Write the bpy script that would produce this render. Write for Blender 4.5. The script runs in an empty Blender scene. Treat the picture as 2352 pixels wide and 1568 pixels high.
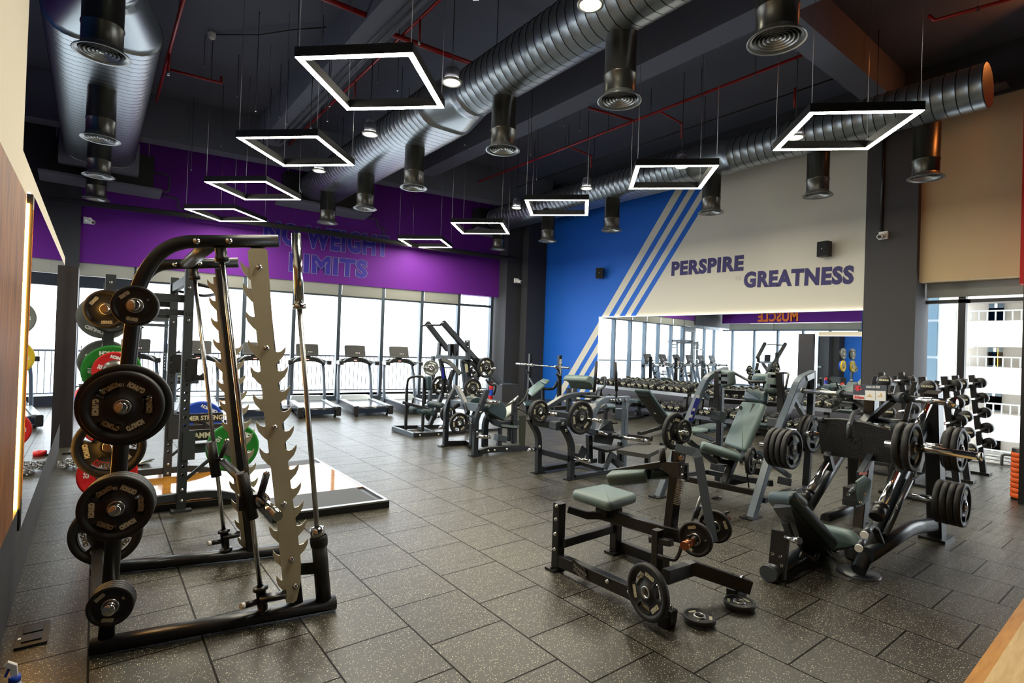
import bpy, math, random
from math import sin, cos, pi, radians, sqrt
from mathutils import Vector as V, Matrix as Mx
random.seed(7)
SC = bpy.context.scene
COL = SC.collection
# ---------------------------------------------------------------- materials
def nodes(name):
    m = bpy.data.materials.new(name); m.use_nodes = True
    t = m.node_tree; return m, t, t.nodes['Principled BSDF']
def lin(c):
    return tuple(((v/255/12.92) if v/255 <= .04045 else ((v/255+.055)/1.055)**2.4) for v in c)+(1,)
def mat(name, rgb, rough=.5, metal=0, bump=0, bscale=200, spec=.5, coat=0, var=0, vscale=3):
    m, t, b = nodes(name); c = lin(rgb)
    b.inputs['Base Color'].default_value = c
    b.inputs['Roughness'].default_value = rough; b.inputs['Metallic'].default_value = metal
    b.inputs['Specular IOR Level'].default_value = spec; b.inputs['Coat Weight'].default_value = coat
    if bump or var:
        tc = t.nodes.new('ShaderNodeTexCoord')
    if bump:
        n = t.nodes.new('ShaderNodeTexNoise'); n.inputs['Scale'].default_value = bscale
        bp = t.nodes.new('ShaderNodeBump'); bp.inputs['Strength'].default_value = bump; bp.inputs['Distance'].default_value = .002
        t.links.new(tc.outputs['Object'], n.inputs['Vector']); t.links.new(n.outputs[0], bp.inputs['Height']); t.links.new(bp.outputs[0], b.inputs['Normal'])
    if var:
        n = t.nodes.new('ShaderNodeTexNoise'); n.inputs['Scale'].default_value = vscale; n.inputs['Detail'].default_value = 4
        mx = t.nodes.new('ShaderNodeMix'); mx.data_type = 'RGBA'
        mx.inputs[6].default_value = tuple(v*(1-var) for v in c[:3])+(1,); mx.inputs[7].default_value = tuple(min(1, v*(1+var)) for v in c[:3])+(1,)
        t.links.new(tc.outputs['Object'], n.inputs['Vector']); t.links.new(n.outputs[0], mx.inputs[0]); t.links.new(mx.outputs[2], b.inputs['Base Color'])
    return m
def emit(name, rgb, s):
    m, t, b = nodes(name)
    b.inputs['Base Color'].default_value = (.8, .8, .8, 1)
    b.inputs['Emission Color'].default_value = lin(rgb); b.inputs['Emission Strength'].default_value = s
    return m
# ---------------------------------------------------------------- mesh builder
def frame(d, up=(0, 0, 1)):
    d = V(d).normalized(); u = V(up)
    if abs(d.dot(u.normalized())) > .97: u = V((1, 0, 0)) if abs(d.x) < .9 else V((0, 1, 0))
    s = d.cross(u).normalized(); return s, s.cross(d).normalized(), d
def bend(pts, r, n=5):
    """round the inner corners of a polyline"""
    P = [V(p) for p in pts]; out = [P[0]]
    for i in range(1, len(P)-1):
        a, b, c = P[i-1], P[i], P[i+1]
        u = (a-b); w = (c-b); rr = min(r, u.length*.49, w.length*.49)
        s = b+u.normalized()*rr; e = b+w.normalized()*rr
        for k in range(n+1):
            t = k/n; out.append(s*(1-t)**2+b*2*t*(1-t)+e*t*t)
    out.append(P[-1]); return out
class MB:
    def __init__(s): s.v = []; s.f = []; s.m = []; s.s = []; s.mi = 0
    def add(s, vs, fs, sm=False, mi=None):
        o = len(s.v); s.v += [tuple(v) for v in vs]
        for f in fs:
            s.f.append([i+o for i in f]); s.m.append(s.mi if mi is None else mi); s.s.append(sm)
        return s
    def sweep(s, pts, sec, up=(0, 0, 1), sm=False, caps=True, scales=None, mi=None):
        P = [V(p) for p in pts]; n = len(sec); vs = []; prev = None
        for i, p in enumerate(P):
            d = (P[min(i+1, len(P)-1)]-P[max(i-1, 0)])
            if i == 0 or i == len(P)-1: k = 1
            else:
                a = (P[i]-P[i-1]).normalized(); b = (P[i+1]-P[i]).normalized(); k = 1/max(.5, sqrt(max(0, (1+a.dot(b))/2))); d = a+b
            if prev is None: x, y, z = frame(d, up)
            else:
                z = d.normalized(); x = (prev[0]-z*prev[0].dot(z)).normalized(); y = x.cross(z)
            prev = (x, y, z)
            sc = scales[i] if scales else 1
            # mitre: stretch along bending direction
            bd = None
            if k != 1:
                bd = (a-b); bd = bd.normalized() if bd.length > 1e-5 else None
            for cx, cy in sec:
                o = x*cx*sc+y*cy*sc
                if bd is not None: o = o+bd*(o.dot(bd))*(k-1)
                vs.append(p+o)
        fs = []
        for i in range(len(P)-1):
            for j in range(n):
                a = i*n+j; b = i*n+(j+1) % n; fs.append([a, b, b+n, a+n])
        o = len(s.v); s.add(vs, fs, sm, mi)
        if caps:
            for lst in ([o+j for j in range(n)][::-1], [o+(len(P)-1)*n+j for j in range(n)]):
                s.f.append(lst); s.m.append(s.mi if mi is None else mi); s.s.append(False)
        return s
    def tube(s, pts, r, n=12, r2=None, up=(0, 0, 1), mi=None, caps=True, scales=None):
        r2 = r2 or r
        return s.sweep(pts, [(r*cos(2*pi*k/n), r2*sin(2*pi*k/n)) for k in range(n)], up, True, caps, scales, mi)
    def beam(s, pts, w, h=None, up=(0, 0, 1), c=.16, mi=None):
        """rectangular steel section with softened corners; w across, h along up"""
        h = h or w; w /= 2; h /= 2; c = min(w, h)*c
        return s.sweep(pts, [(w, -h+c), (w, h-c), (w-c, h), (-w+c, h), (-w, h-c), (-w, -h+c), (-w+c, -h), (w-c, -h)], up, False, True, None, mi)
    def lathe(s, prof, o=(0, 0, 0), d=(0, 0, 1), n=24, sm=True, mi=None, closed=False):
        x, y, z = frame(d); o = V(o); vs = []
        for r, h in prof:
            for k in range(n): vs.append(o+z*h+x*(r*cos(2*pi*k/n))+y*(r*sin(2*pi*k/n)))
        fs = []; m = len(prof)
        for i in range(m if closed else m-1):
            for j in range(n):
                a = i*n+j; b = i*n+(j+1) % n; c = ((i+1) % m)*n
                fs.append([a, b, c+(j+1) % n, c+j])
        return s.add(vs, fs, sm, mi)
    def cyl(s, p, q, r, n=16, r2=None, mi=None, cap=True):
        p = V(p); q = V(q); L = (q-p).length; r2 = r if r2 is None else r2
        o = len(s.v); s.lathe([(r, 0), (r2, L)], p, q-p, n, True, mi)
        if cap:
            for l in ([o+j for j in range(n)][::-1], [o+n+j for j in range(n)]):
                s.f.append(l); s.m.append(s.mi if mi is None else mi); s.s.append(False)
        return s
    def box(s, c, d, R=None, mi=None):
        c = V(c); vs = []
        for i in (-1, 1):
            for j in (-1, 1):
                for k in (-1, 1):
                    p = V((i*d[0]/2, j*d[1]/2, k*d[2]/2)); vs.append(c+(R@p if R else p))
        return s.add(vs, [[0, 1, 3, 2], [4, 6, 7, 5], [0, 4, 5, 1], [2, 3, 7, 6], [0, 2, 6, 4], [1, 5, 7, 3]], False, mi)
    def prism(s, poly, t, o=(0, 0, 0), ex=(1, 0, 0), ey=(0, 1, 0), ch=0, mi=None):
        """flat outline poly (in ex, ey) given thickness t, centred on its plane"""
        o = V(o); ex = V(ex).normalized(); ey = V(ey).normalized(); nz = ex.cross(ey).normalized(); n = len(poly)
        vs = [o+ex*a+ey*b-nz*t/2 for a, b in poly]+[o+ex*a+ey*b+nz*t/2 for a, b in poly]
        fs = [list(range(n))[::-1], list(range(n, 2*n))]+[[i, (i+1) % n, n+(i+1) % n, n+i] for i in range(n)]
        return s.add(vs, fs, False, mi)
    def slab(s, pts, t, mi=None):
        """planar world-space outline with thickness t about its plane"""
        P = [V(p) for p in pts]; c = sum(P, V())/len(P); nz = V()
        for i in range(len(P)): nz += (P[i]-c).cross(P[(i+1) % len(P)]-c)
        nz.normalize(); n = len(P)
        vs = [p-nz*t/2 for p in P]+[p+nz*t/2 for p in P]
        fs = [list(range(n))[::-1], list(range(n, 2*n))]+[[i, (i+1) % n, n+(i+1) % n, n+i] for i in range(n)]
        return s.add(vs, fs, False, mi)
    def pad(s, poly, t, o, ex, ey, r=.02, crown=.0, mi=None, k=4):
        """upholstered cushion: convex outline with rolled edges"""
        o = V(o); ex = V(ex).normalized(); ey = V(ey); ey = (ey-ex*ey.dot(ex)).normalized(); nz = ex.cross(ey).normalized()
        c = V((sum(p[0] for p in poly)/len(poly), sum(p[1] for p in poly)/len(poly)))
        def ring(ins):
            out = []
            n = len(poly)
            for i in range(n):
                a = V(poly[i-1]); b = V(poly[i]); d = V(poly[(i+1) % n])
                e1 = (b-a).normalized(); e2 = (d-b).normalized()
                n1 = V((-e1.y, e1.x)); n2 = V((-e2.y, e2.x))
                if n1.dot(c-b) < 0: n1 = -n1
                if n2.dot(c-b) < 0: n2 = -n2
                m = (n1+n2); m = m/max(.3, m.length**2)*2 if m.length > 1e-6 else n1
                out.append(b+m*ins)
            return out
        r = min(r, t/2); lv = []
        for i in range(k+1):
            a = pi/2*i/k; lv.append((r*(1-sin(a)), -t/2+r-r*cos(a)))
        lv2 = [(a, -b) for a, b in lv[::-1]]
        L = lv+lv2; n = len(poly); vs = []
        for ins, h in L:
            for q in ring(ins): vs.append(o+ex*q.x+ey*q.y+nz*h)
        m = len(L)
        fs = [[i*n+j, i*n+(j+1) % n, (i+1)*n+(j+1) % n, (i+1)*n+j] for i in range(m-1) for j in range(n)]
        vs.append(o+ex*c.x+ey*c.y-nz*(t/2)); vs.append(o+ex*c.x+ey*c.y+nz*(t/2+crown))
        a = len(vs)-2
        fs += [[a, (j+1) % n, j] for j in range(n)]+[[a+1, (m-1)*n+j, (m-1)*n+(j+1) % n] for j in range(n)]
        return s.add(vs, fs, True, mi)
    def text(s, txt, size, M, depth=.001, offset=0, mi=None, sx=1, outline=0, space=1, align='LEFT'):
        cu = bpy.data.curves.new('t', 'FONT'); cu.body = txt; cu.size = size; cu.extrude = depth; cu.offset = offset
        cu.align_x = align; cu.space_character = space; cu.resolution_u = 3
        if outline: cu.fill_mode = 'NONE'; cu.bevel_depth = outline; cu.bevel_resolution = 0; cu.extrude = 0
        ob = bpy.data.objects.new('t', cu); COL.objects.link(ob)
        dg = bpy.context.evaluated_depsgraph_get(); me = bpy.data.meshes.new_from_object(ob.evaluated_get(dg))
        S = Mx.Diagonal((sx, 1, 1, 1))
        s.add([M@(S@v.co) for v in me.vertices], [list(p.vertices) for p in me.polygons], False, mi)
        bpy.data.objects.remove(ob); bpy.data.curves.remove(cu); bpy.data.meshes.remove(me); return s
def rr(w, h, r, n=4):
    """rounded rectangle outline"""
    out = []
    for sx, sy, a0 in ((1, 1, 0), (-1, 1, 90), (-1, -1, 180), (1, -1, 270)):
        for k in range(n+1):
            a = radians(a0+90*k/n); out.append((sx*(w/2-r)+r*cos(a), sy*(h/2-r)+r*sin(a)))
    return out
def tapered(w1, w2, h, r=.02, n=3):
    """rounded trapezoid, w1 wide at the bottom (y=0), w2 at the top (y=h)"""
    P = [V(p+(0,)) for p in ((-w1/2, 0), (w1/2, 0), (w2/2, h), (-w2/2, h))]; out = []
    for i in range(4): out += bend([P[i-1], P[i], P[(i+1) % 4]], r, n)[1:-1]
    return [(p.x, p.y) for p in out]
def outline(pts, r=.03, n=3):
    P = [V((p[0], p[1], 0)) for p in pts]; out = []; m = len(P)
    for i in range(m): out += bend([P[i-1], P[i], P[(i+1) % m]], r, n)[1:-1]
    return [(p.x, p.y) for p in out]
# ---------------------------------------------------------------- objects
def obj(name, mb, mats, parent=None, kind=None):
    me = bpy.data.meshes.new(name); me.from_pydata(mb.v, [], mb.f)
    for m in (mats if isinstance(mats, (list, tuple)) else [mats]): me.materials.append(m)
    me.polygons.foreach_set('material_index', mb.m); me.polygons.foreach_set('use_smooth', mb.s); me.update()
    o = bpy.data.objects.new(name, me); COL.objects.link(o)
    if parent is not None:
        o.parent = parent; o.matrix_parent_inverse = WM(parent).inverted()
    if kind: o['kind'] = kind
    return o
def WM(o):
    m = o.matrix_basis.copy()
    while o.parent: m = o.parent.matrix_basis @ o.matrix_parent_inverse @ m; o = o.parent
    return m
def tag(o, label, cat, group=None):
    o['label'] = label; o['category'] = cat
    if group: o['group'] = group
    return o
def thing(name, label, cat, loc=(0, 0, 0), group=None):
    o = bpy.data.objects.new(name, None); o.empty_display_size = .1; COL.objects.link(o); o.location = loc
    return tag(o, label, cat, group)
def kids(o): return [c for c in bpy.data.objects if c.parent == o]
def dup(o, M, label=None, group=None, parent=None, K={}):
    """copy a thing with its parts and sub-parts, set its matrix"""
    if o.name not in K: K[o.name] = [(c, kids(c)) for c in kids(o)]
    c = o.copy(); COL.objects.link(c); c.matrix_basis = M
    if label: c['label'] = label
    if group: c['group'] = group
    for ch, sub in K[o.name]:
        d = ch.copy(); COL.objects.link(d); d.parent = c
        for g in sub:
            e = g.copy(); COL.objects.link(e); e.parent = d
    return c
def TR(loc, rz=0, axis=None, s=1):
    M = Mx.Translation(loc)@Mx.Rotation(rz, 4, 'Z')
    if axis is not None:
        x, y, z = frame(axis); R = Mx((x, y, z)).transposed().to_4x4(); M = Mx.Translation(loc)@R@Mx.Rotation(rz, 4, 'Z')
    if s != 1: M = M@Mx.Scale(s, 4)
    return M
def struct(name, mb, m, parent=None): return obj(name, mb, m, parent, None if parent else 'structure')
# ---------------------------------------------------------------- camera, world
cam = bpy.data.cameras.new('camera'); co = bpy.data.objects.new('camera', cam); COL.objects.link(co); SC.camera = co
cam.sensor_width = 36; cam.lens = 36*1240/2352; cam.clip_start = .02; cam.clip_end = 300
_y, _p, _r = radians(37.735), radians(.505), radians(1.939)
_f = V((sin(_y)*cos(_p), cos(_y)*cos(_p), sin(_p))); _t = V((cos(_y), -sin(_y), 0)); _u = _t.cross(_f)
_a = _t*cos(_r)+_u*sin(_r); _b = _u*cos(_r)-_t*sin(_r)
co.matrix_world = Mx.Translation((0, 0, 1.614))@Mx((_a, _b, -_f)).transposed().to_4x4()
w = bpy.data.worlds.new('w'); SC.world = w; w.use_nodes = True
w.node_tree.nodes['Background'].inputs[0].default_value = (.93, .97, 1, 1); w.node_tree.nodes['Background'].inputs[1].default_value = 2.6
SC.view_settings.view_transform = 'Standard'; SC.view_settings.look = 'None'; SC.view_settings.gamma = 1; SC.view_settings.exposure = 1.45
SC.view_settings.use_curve_mapping = False
SC.cycles.use_denoising = True; SC.cycles.max_bounces = 6; SC.cycles.diffuse_bounces = 3; SC.cycles.glossy_bounces = 4; SC.cycles.transparent_max_bounces = 16; SC.cycles.use_adaptive_sampling = True; SC.cycles.adaptive_threshold = .02; SC.cycles.sample_clamp_indirect = 4
# ---------------------------------------------------------------- materials
BLK = mat('black_steel', (23, 24, 26), .34, 0, .05, 400, .5)
GRY = mat('charcoal_steel', (52, 59, 66), .36, 0, 0, 400, .5)
RUB = mat('black_rubber', (27, 27, 28), .55, 0, .15, 300, .45)
PLR = mat('matt_black_plastic', (22, 22, 23), .5)
CHR = mat('chrome', (215, 215, 212), .12, 1)
STL = mat('brushed_steel', (178, 178, 176), .3, 1)
UPH = mat('grey_green_vinyl', (94, 112, 110), .42, 0, .12, 900, .5)
UPD = mat('dark_green_vinyl', (38, 58, 62), .4, 0, .12, 900, .5)
WHT = mat('white_plastic', (225, 225, 222), .4)
CRM = mat('cream_print', (205, 200, 170), .5)
REDP = mat('red_pipe_paint', (150, 12, 16), .4)
REDB = mat('red_rubber', (200, 20, 22), .5)
GRNB = mat('green_rubber', (28, 128, 40), .5)
BLUB = mat('blue_rubber', (22, 70, 185), .5)
YELB = mat('yellow_rubber', (205, 175, 30), .5)
GRYB = mat('grey_rubber', (105, 108, 106), .5)
ORG = mat('orange_plastic', (235, 95, 20), .5)
DGW = mat('dark_grey_paint', (58, 59, 64), .75, 0, .1, 60, .3, 0, .12, 1.2)
SLB = mat('ceiling_paint', (92, 95, 108), .85, 0, .1, 40, .2, 0, .15, .8)
BMP = mat('beam_paint', (104, 107, 120), .85, 0, .1, 40, .2, 0, .1, .8)
ALU = mat('dark_aluminium', (72, 82, 92), .35, .6)
BGE = mat('beige_paint', (196, 186, 165), .8, 0, .05, 60, .3)
PUR = mat('purple_paint', (92, 18, 130), .7, 0, .04, 60, .35, 0, .06, 1.5)
REDW = mat('red_wall_paint', (190, 20, 14), .7)
# floor: half metre rubber tiles laid in running bond, pale flecks
def floor_mat():
    m, t, b = nodes('rubber_floor'); N = t.nodes.new; L = t.links.new
    tc = N('ShaderNodeTexCoord'); sp = N('ShaderNodeSeparateXYZ'); cb = N('ShaderNodeCombineXYZ')
    L(tc.outputs['Object'], sp.inputs[0])
    def M(op, a, b_=None, c_=None):
        n = N('ShaderNodeMath'); n.operation = op
        for i, v in enumerate((a, b_, c_)):
            if v is None: continue
            if hasattr(v, 'is_output'): L(v, n.inputs[i])
            else: n.inputs[i].default_value = v
        return n.outputs[0]
    gx = M('DIVIDE', M('SUBTRACT', sp.outputs[0], 1.474), .482); gy = M('DIVIDE', M('SUBTRACT', sp.outputs[1], 2.048), .482)
    col = M('FLOOR', gx); sh = M('MULTIPLY', M('FLOORED_MODULO', col, 2), .5); gy2 = M('ADD', gy, sh); row = M('FLOOR', gy2)
    ex = M('ABSOLUTE', M('SUBTRACT', M('FRACT', gx), .5)); ey = M('ABSOLUTE', M('SUBTRACT', M('FRACT', gy2), .5))
    seam = M('GREATER_THAN', M('MAXIMUM', ex, ey), .4898)
    wn = N('ShaderNodeTexWhiteNoise'); wn.noise_dimensions = '2D'; cv = N('ShaderNodeCombineXYZ'); L(col, cv.inputs[0]); L(row, cv.inputs[1]); L(cv.outputs[0], wn.inputs['Vector'])
    tint = M('MULTIPLY', M('ADD', M('MULTIPLY', wn.outputs['Value'], .5), .72), M('SUBTRACT', 1, M('MULTIPLY', seam, .78)))
    tc3 = N('ShaderNodeCombineColor'); [L(tint, tc3.inputs[i]) for i in range(3)]
    vo = N('ShaderNodeTexVoronoi'); vo.inputs['Scale'].default_value = 150; L(tc.outputs['Object'], vo.inputs['Vector'])
    lt = N('ShaderNodeMath'); lt.operation = 'LESS_THAN'; lt.inputs[1].default_value = .29; L(vo.outputs['Distance'], lt.inputs[0])
    sc = N('ShaderNodeSeparateColor'); L(vo.outputs['Color'], sc.inputs[0])
    gt = N('ShaderNodeMath'); gt.operation = 'GREATER_THAN'; gt.inputs[1].default_value = .74; L(sc.outputs[0], gt.inputs[0])
    an = N('ShaderNodeMath'); an.operation = 'MULTIPLY'; L(lt.outputs[0], an.inputs[0]); L(M('SUBTRACT', gt.outputs[0], seam), an.inputs[1]); an.use_clamp = True
    ns = N('ShaderNodeTexNoise'); ns.inputs['Scale'].default_value = 1.3; ns.inputs['Detail'].default_value = 5; L(tc.outputs['Object'], ns.inputs['Vector'])
    mb = N('ShaderNodeMix'); mb.data_type = 'RGBA'; mb.inputs[6].default_value = (.022, .020, .0145, 1); mb.inputs[7].default_value = (.043, .039, .029, 1); L(ns.outputs[0], mb.inputs[0])
    mu = N('ShaderNodeMix'); mu.data_type = 'RGBA'; mu.blend_type = 'MULTIPLY'; mu.inputs[0].default_value = 1; L(mb.outputs[2], mu.inputs[6]); L(tc3.outputs[0], mu.inputs[7])
    fl = N('ShaderNodeMix'); fl.data_type = 'RGBA'; fl.inputs[7].default_value = (.74, .70, .52, 1); L(an.outputs[0], fl.inputs[0]); L(mu.outputs[2], fl.inputs[6]); L(fl.outputs[2], b.inputs['Base Color'])
    # worn streaks change the gloss
    st = N('ShaderNodeMapping'); st.inputs['Scale'].default_value = (1.2, 22, 1); L(tc.outputs['Object'], st.inputs[0])
    n2 = N('ShaderNodeTexNoise'); n2.inputs['Scale'].default_value = 1.2; n2.inputs['Detail'].default_value = 3; L(st.outputs[0], n2.inputs['Vector'])
    mr = N('ShaderNodeMapRange'); mr.inputs['From Min'].default_value = .35; mr.inputs['From Max'].default_value = .65; mr.inputs['To Min'].default_value = .3; mr.inputs['To Max'].default_value = .38; L(n2.outputs[0], mr.inputs[0])
    L(mr.outputs[0], b.inputs['Roughness']); L(M('MULTIPLY_ADD', seam, -.5, .55), b.inputs['Specular IOR Level'])
    n3 = N('ShaderNodeTexNoise'); n3.inputs['Scale'].default_value = 320; L(tc.outputs['Object'], n3.inputs['Vector'])
    ad = N('ShaderNodeMath'); ad.operation = 'SUBTRACT'; L(n3.outputs[0], ad.inputs[0]); L(seam, ad.inputs[1])
    bp = N('ShaderNodeBump'); bp.inputs['Strength'].default_value = .35; bp.inputs['Distance'].default_value = .002; L(ad.outputs[0], bp.inputs['Height']); L(bp.outputs[0], b.inputs['Normal'])
    return m
# right wall paint: blue field, three white diagonal stripes, cream field (t = Y + .74 (z - 2.5))
def stripes():
    m, t, b = nodes('striped_wall_paint'); N = t.nodes.new; L = t.links.new
    tc = N('ShaderNodeTexCoord'); sp = N('ShaderNodeSeparateXYZ'); L(tc.outputs['Object'], sp.inputs[0])
    mz = N('ShaderNodeMath'); mz.operation = 'MULTIPLY_ADD'; mz.inputs[1].default_value = .75; mz.inputs[2].default_value = -1.875; L(sp.outputs[2], mz.inputs[0])
    ad = N('ShaderNodeMath'); ad.operation = 'ADD'; L(mz.outputs[0], ad.inputs[0]); L(sp.outputs[1], ad.inputs[1])
    mr = N('ShaderNodeMapRange'); mr.inputs['From Min'].default_value = 9; mr.inputs['From Max'].default_value = 11; L(ad.outputs[0], mr.inputs[0])
    cr = N('ShaderNodeValToRGB'); cr.color_ramp.interpolation = 'CONSTANT'; e = cr.color_ramp.elements
    B = lin((0, 98, 205)); W = lin((214, 209, 194)); seq = [(0, W), (9.31, B), (9.49, W), (9.68, B), (9.88, W), (10.08, B), (10.27, W), (10.53, B)]
    e[0].position = 0; e[0].color = W; e[1].position = (9.31-9)/2; e[1].color = B
    for p, c in seq[2:]:
        q = e.new((p-9)/2); q.color = c
    L(mr.outputs[0], cr.inputs[0]); L(cr.outputs[0], b.inputs['Base Color']); b.inputs['Roughness'].default_value = .6
    return m
def woodm(name, c1, c2, sc, axis='Z', rough=.4):
    m, t, b = nodes(name); N = t.nodes.new; L = t.links.new
    tc = N('ShaderNodeTexCoord'); mp = N('ShaderNodeMapping'); mp.inputs['Scale'].default_value = sc; L(tc.outputs['Object'], mp.inputs[0])
    n = N('ShaderNodeTexNoise'); n.inputs['Scale'].default_value = 3; n.inputs['Detail'].default_value = 8; n.inputs['Distortion'].default_value = 1.2; L(mp.outputs[0], n.inputs['Vector'])
    mx = N('ShaderNodeMix'); mx.data_type = 'RGBA'; mx.inputs[6].default_value = lin(c1); mx.inputs[7].default_value = lin(c2)
    mr = N('ShaderNodeMapRange'); mr.inputs['From Min'].default_value = .3; mr.inputs['From Max'].default_value = .7; L(n.outputs[0], mr.inputs[0])
    L(mr.outputs[0], mx.inputs[0]); L(mx.outputs[2], b.inputs['Base Color']); b.inputs['Roughness'].default_value = rough
    return m
WOOD = woodm('brown_wood_panel', (84, 44, 8), (142, 86, 20), (6, 6, .6), rough=.65)
PLY = woodm('pale_plywood', (196, 160, 104), (222, 190, 136), (1, 8, 4))
OAK = woodm('orange_wood_edge', (176, 116, 44), (205, 146, 66), (1, 8, 4))
m, t, b = nodes('mirror_glass'); b.inputs['Base Color'].default_value = (.86, .9, .9, 1); b.inputs['Metallic'].default_value = 1; b.inputs['Roughness'].default_value = .004; MIR = m
def glassm(name, tint=(.95, .98, 1, 1), k=.10):
    m = bpy.data.materials.new(name); m.use_nodes = True; t = m.node_tree; t.nodes.remove(t.nodes['Principled BSDF'])
    a = t.nodes.new('ShaderNodeBsdfTransparent'); a.inputs[0].default_value = tint; g = t.nodes.new('ShaderNodeBsdfGlossy'); g.inputs['Roughness'].default_value = .01
    x = t.nodes.new('ShaderNodeMixShader'); x.inputs[0].default_value = k*.4
    t.links.new(a.outputs[0], x.inputs[1]); t.links.new(g.outputs[0], x.inputs[2]); t.links.new(x.outputs[0], t.nodes['Material Output'].inputs[0]); return m
GLS = glassm('window_glass')
m = bpy.data.materials.new('roller_blind_fabric'); m.use_nodes = True; t = m.node_tree; b = t.nodes['Principled BSDF']; b.inputs['Base Color'].default_value = (.42, .42, .38, 1); b.inputs['Roughness'].default_value = .9
a = t.nodes.new('ShaderNodeBsdfTranslucent'); a.inputs[0].default_value = (.28, .28, .26, 1); x = t.nodes.new('ShaderNodeMixShader'); x.inputs[0].default_value = .45
t.links.new(b.outputs[0], x.inputs[1]); t.links.new(a.outputs[0], x.inputs[2]); t.links.new(x.outputs[0], t.nodes['Material Output'].inputs[0]); BLD = m
# ---------------------------------------------------------------- shell
FZ = 6.7
def q4(a, b, c, d): return MB().add([a, b, c, d], [[0, 1, 2, 3]])
struct('floor', MB().box((3, 6, -.1), (20, 21, .2)), floor_mat())
struct('ceiling', MB().box((3, 6, FZ+.1), (20, 21, .2)), SLB)
WA, WB = V((-.3, 15.2, 0)), V((11.3, 13.5, 0)); WD = (WB-WA).normalized(); WN = V((-WD.y, WD.x, 0))   # window wall runs WA to WB
def wp(u, z, d=0): return WA+WD*u+WN*d+V((0, 0, z))
def wbox(mb, u0, u1, z0, z1, d0, d1, mi=None):
    vs = [wp(u, z, d) for u in (u0, u1) for d in (d0, d1) for z in (z0, z1)]
    return mb.add(vs, [[0, 1, 3, 2], [4, 6, 7, 5], [0, 4, 5, 1], [2, 3, 7, 6], [0, 2, 6, 4], [1, 5, 7, 3]], False, mi)
struct('wall_back', wbox(MB(), 0, 11.9, 3.13, FZ, -.05, .3), PUR)
struct('wall_back_far', wbox(MB(), -7, 0, 2.95, FZ, -.1, .3), DGW)
struct('wall_left_far', MB().box((-5.2, 2.5, 3.3), (.2, 13, 6.8)), DGW)
struct('wall_front', MB().box((3, -3.6, 3.3), (20, .2, 6.8)), DGW)
# left partition: low mirrored wall with a taller part beside the camera
struct('wall_left', MB().box((-.435, 3.4, 1.305), (.18, 12.3, 2.61)).box((-.435, .6, 4.655), (.18, 6.9, 4.09)), BGE)
struct('wall_left_grey_and_shade', MB().box((-.338, 3.4, .27), (.02, 12.3, .54)), DGW)  # grey lower wall; below the wood panel its dark tone paints light falloff
struct('trim_1', MB().box((-.34, 2.27, 1.43), (.02, 3.7, 1.9)), WOOD)
struct('trim_2', MB().box((-.32, 9.98, 1.26), (.24, .55, 2.52)), mat('dark_brown_post', (40, 33, 33), .5))
# painted right wall
struct('wall_right', MB().box((11.45, 8.6, 2.95), (.3, 9.9, 5.9)), stripes())
struct('wall_right_upper', MB().box((11.45, 6.5, 6.3), (.34, 15, .8)), DGW)
# corner column, far right column
struct('trim_3', MB().box((10.95, 13.4, 3.35), (.8, .9, 6.7)).box((10.26, 13.6, 3.35), (.58, .7, 6.7)), DGW)
struct('trim_4', MB().box((11.55, 3.52, 3.3), (.7, .8, 6.8)), mat('pillar_grey_paint', (74, 73, 74), .8, 0, .12, 60, .3))
struct('wall_right_front', MB().box((11.6, .2, 4.85), (.5, 5.9, 3.76)), mat('beige_with_orange_glow', (205, 180, 140), .75, 0, .05, 60, .3))  # orange glow on this beige wall is put into its colour
# window bays along the window wall
us = [.99, 2.11, 3.27, 4.43, 5.57, 6.76, 7.91, 9.08, 10.2]
BAY = [.99]+us[1:]
for k in range(len(us)-1):
    a, b = us[k], us[k+1]
    f = wbox(MB(), a-.045, a+.045, 0, 3.2, 0, .16); wbox(f, a+.045, b-.045, 2.79, 2.86, .02, .14); wbox(f, a+.045, b-.045, 0, .12, -.02, .16)
    if k == len(us)-2: wbox(f, b-.045, b+.045, 0, 3.2, 0, .16)
    w_ = struct('window_%d' % (k+1), f, ALU)
    obj('pane', wbox(MB(), a+.045, b-.045, .12, 2.79, .06, .075), GLS, w_)
    obj('upper_pane', wbox(MB(), a+.045, b-.045, 2.86, 3.15, .06, .075), GLS, w_)
    if k < 7: obj('roller_blind', wbox(MB(), a+.05, b-.05, 2.83, 3.13, -.02, -.012), BLD, w_)
f = wbox(MB(), -.12, .02, 0, 2.78, -.02, .12); wbox(f, .85, .99, 0, 2.78, -.02, .12); wbox(f, .02, .85, 2.58, 2.78, -.02, .12); wbox(f, .02, .85, 0, .22, -.02, .12); wbox(f, -.12, .99, 2.78, 2.84, 0, .14)
d_ = struct('door_1', f, mat('door_frame_paint', (38, 44, 54), .4))
obj('pane', wbox(MB(), .02, .85, .22, 2.58, .04, .055), GLS, d_)
obj('fanlight_blind', wbox(MB(), -.12, .99, 2.84, 3.13, -.02, -.012), BLD, d_)
obj('handle', MB().tube([wp(.1, 1.0, -.03), wp(.1, 1.0, -.07), wp(.1, 1.3, -.07), wp(.1, 1.3, -.03)], .012), STL, d_)
f = wbox(MB(), -3, -.12, 2.78, 2.95, 0, .14)
for u in (-.2, -1.35, -2.5): wbox(f, u-.05, u+.05, 0, 2.78, 0, .14)
w_ = struct('window_9', f, ALU); obj('pane', wbox(MB(), -3, -.25, .1, 2.78, .06, .075), GLS, w_)
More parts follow.
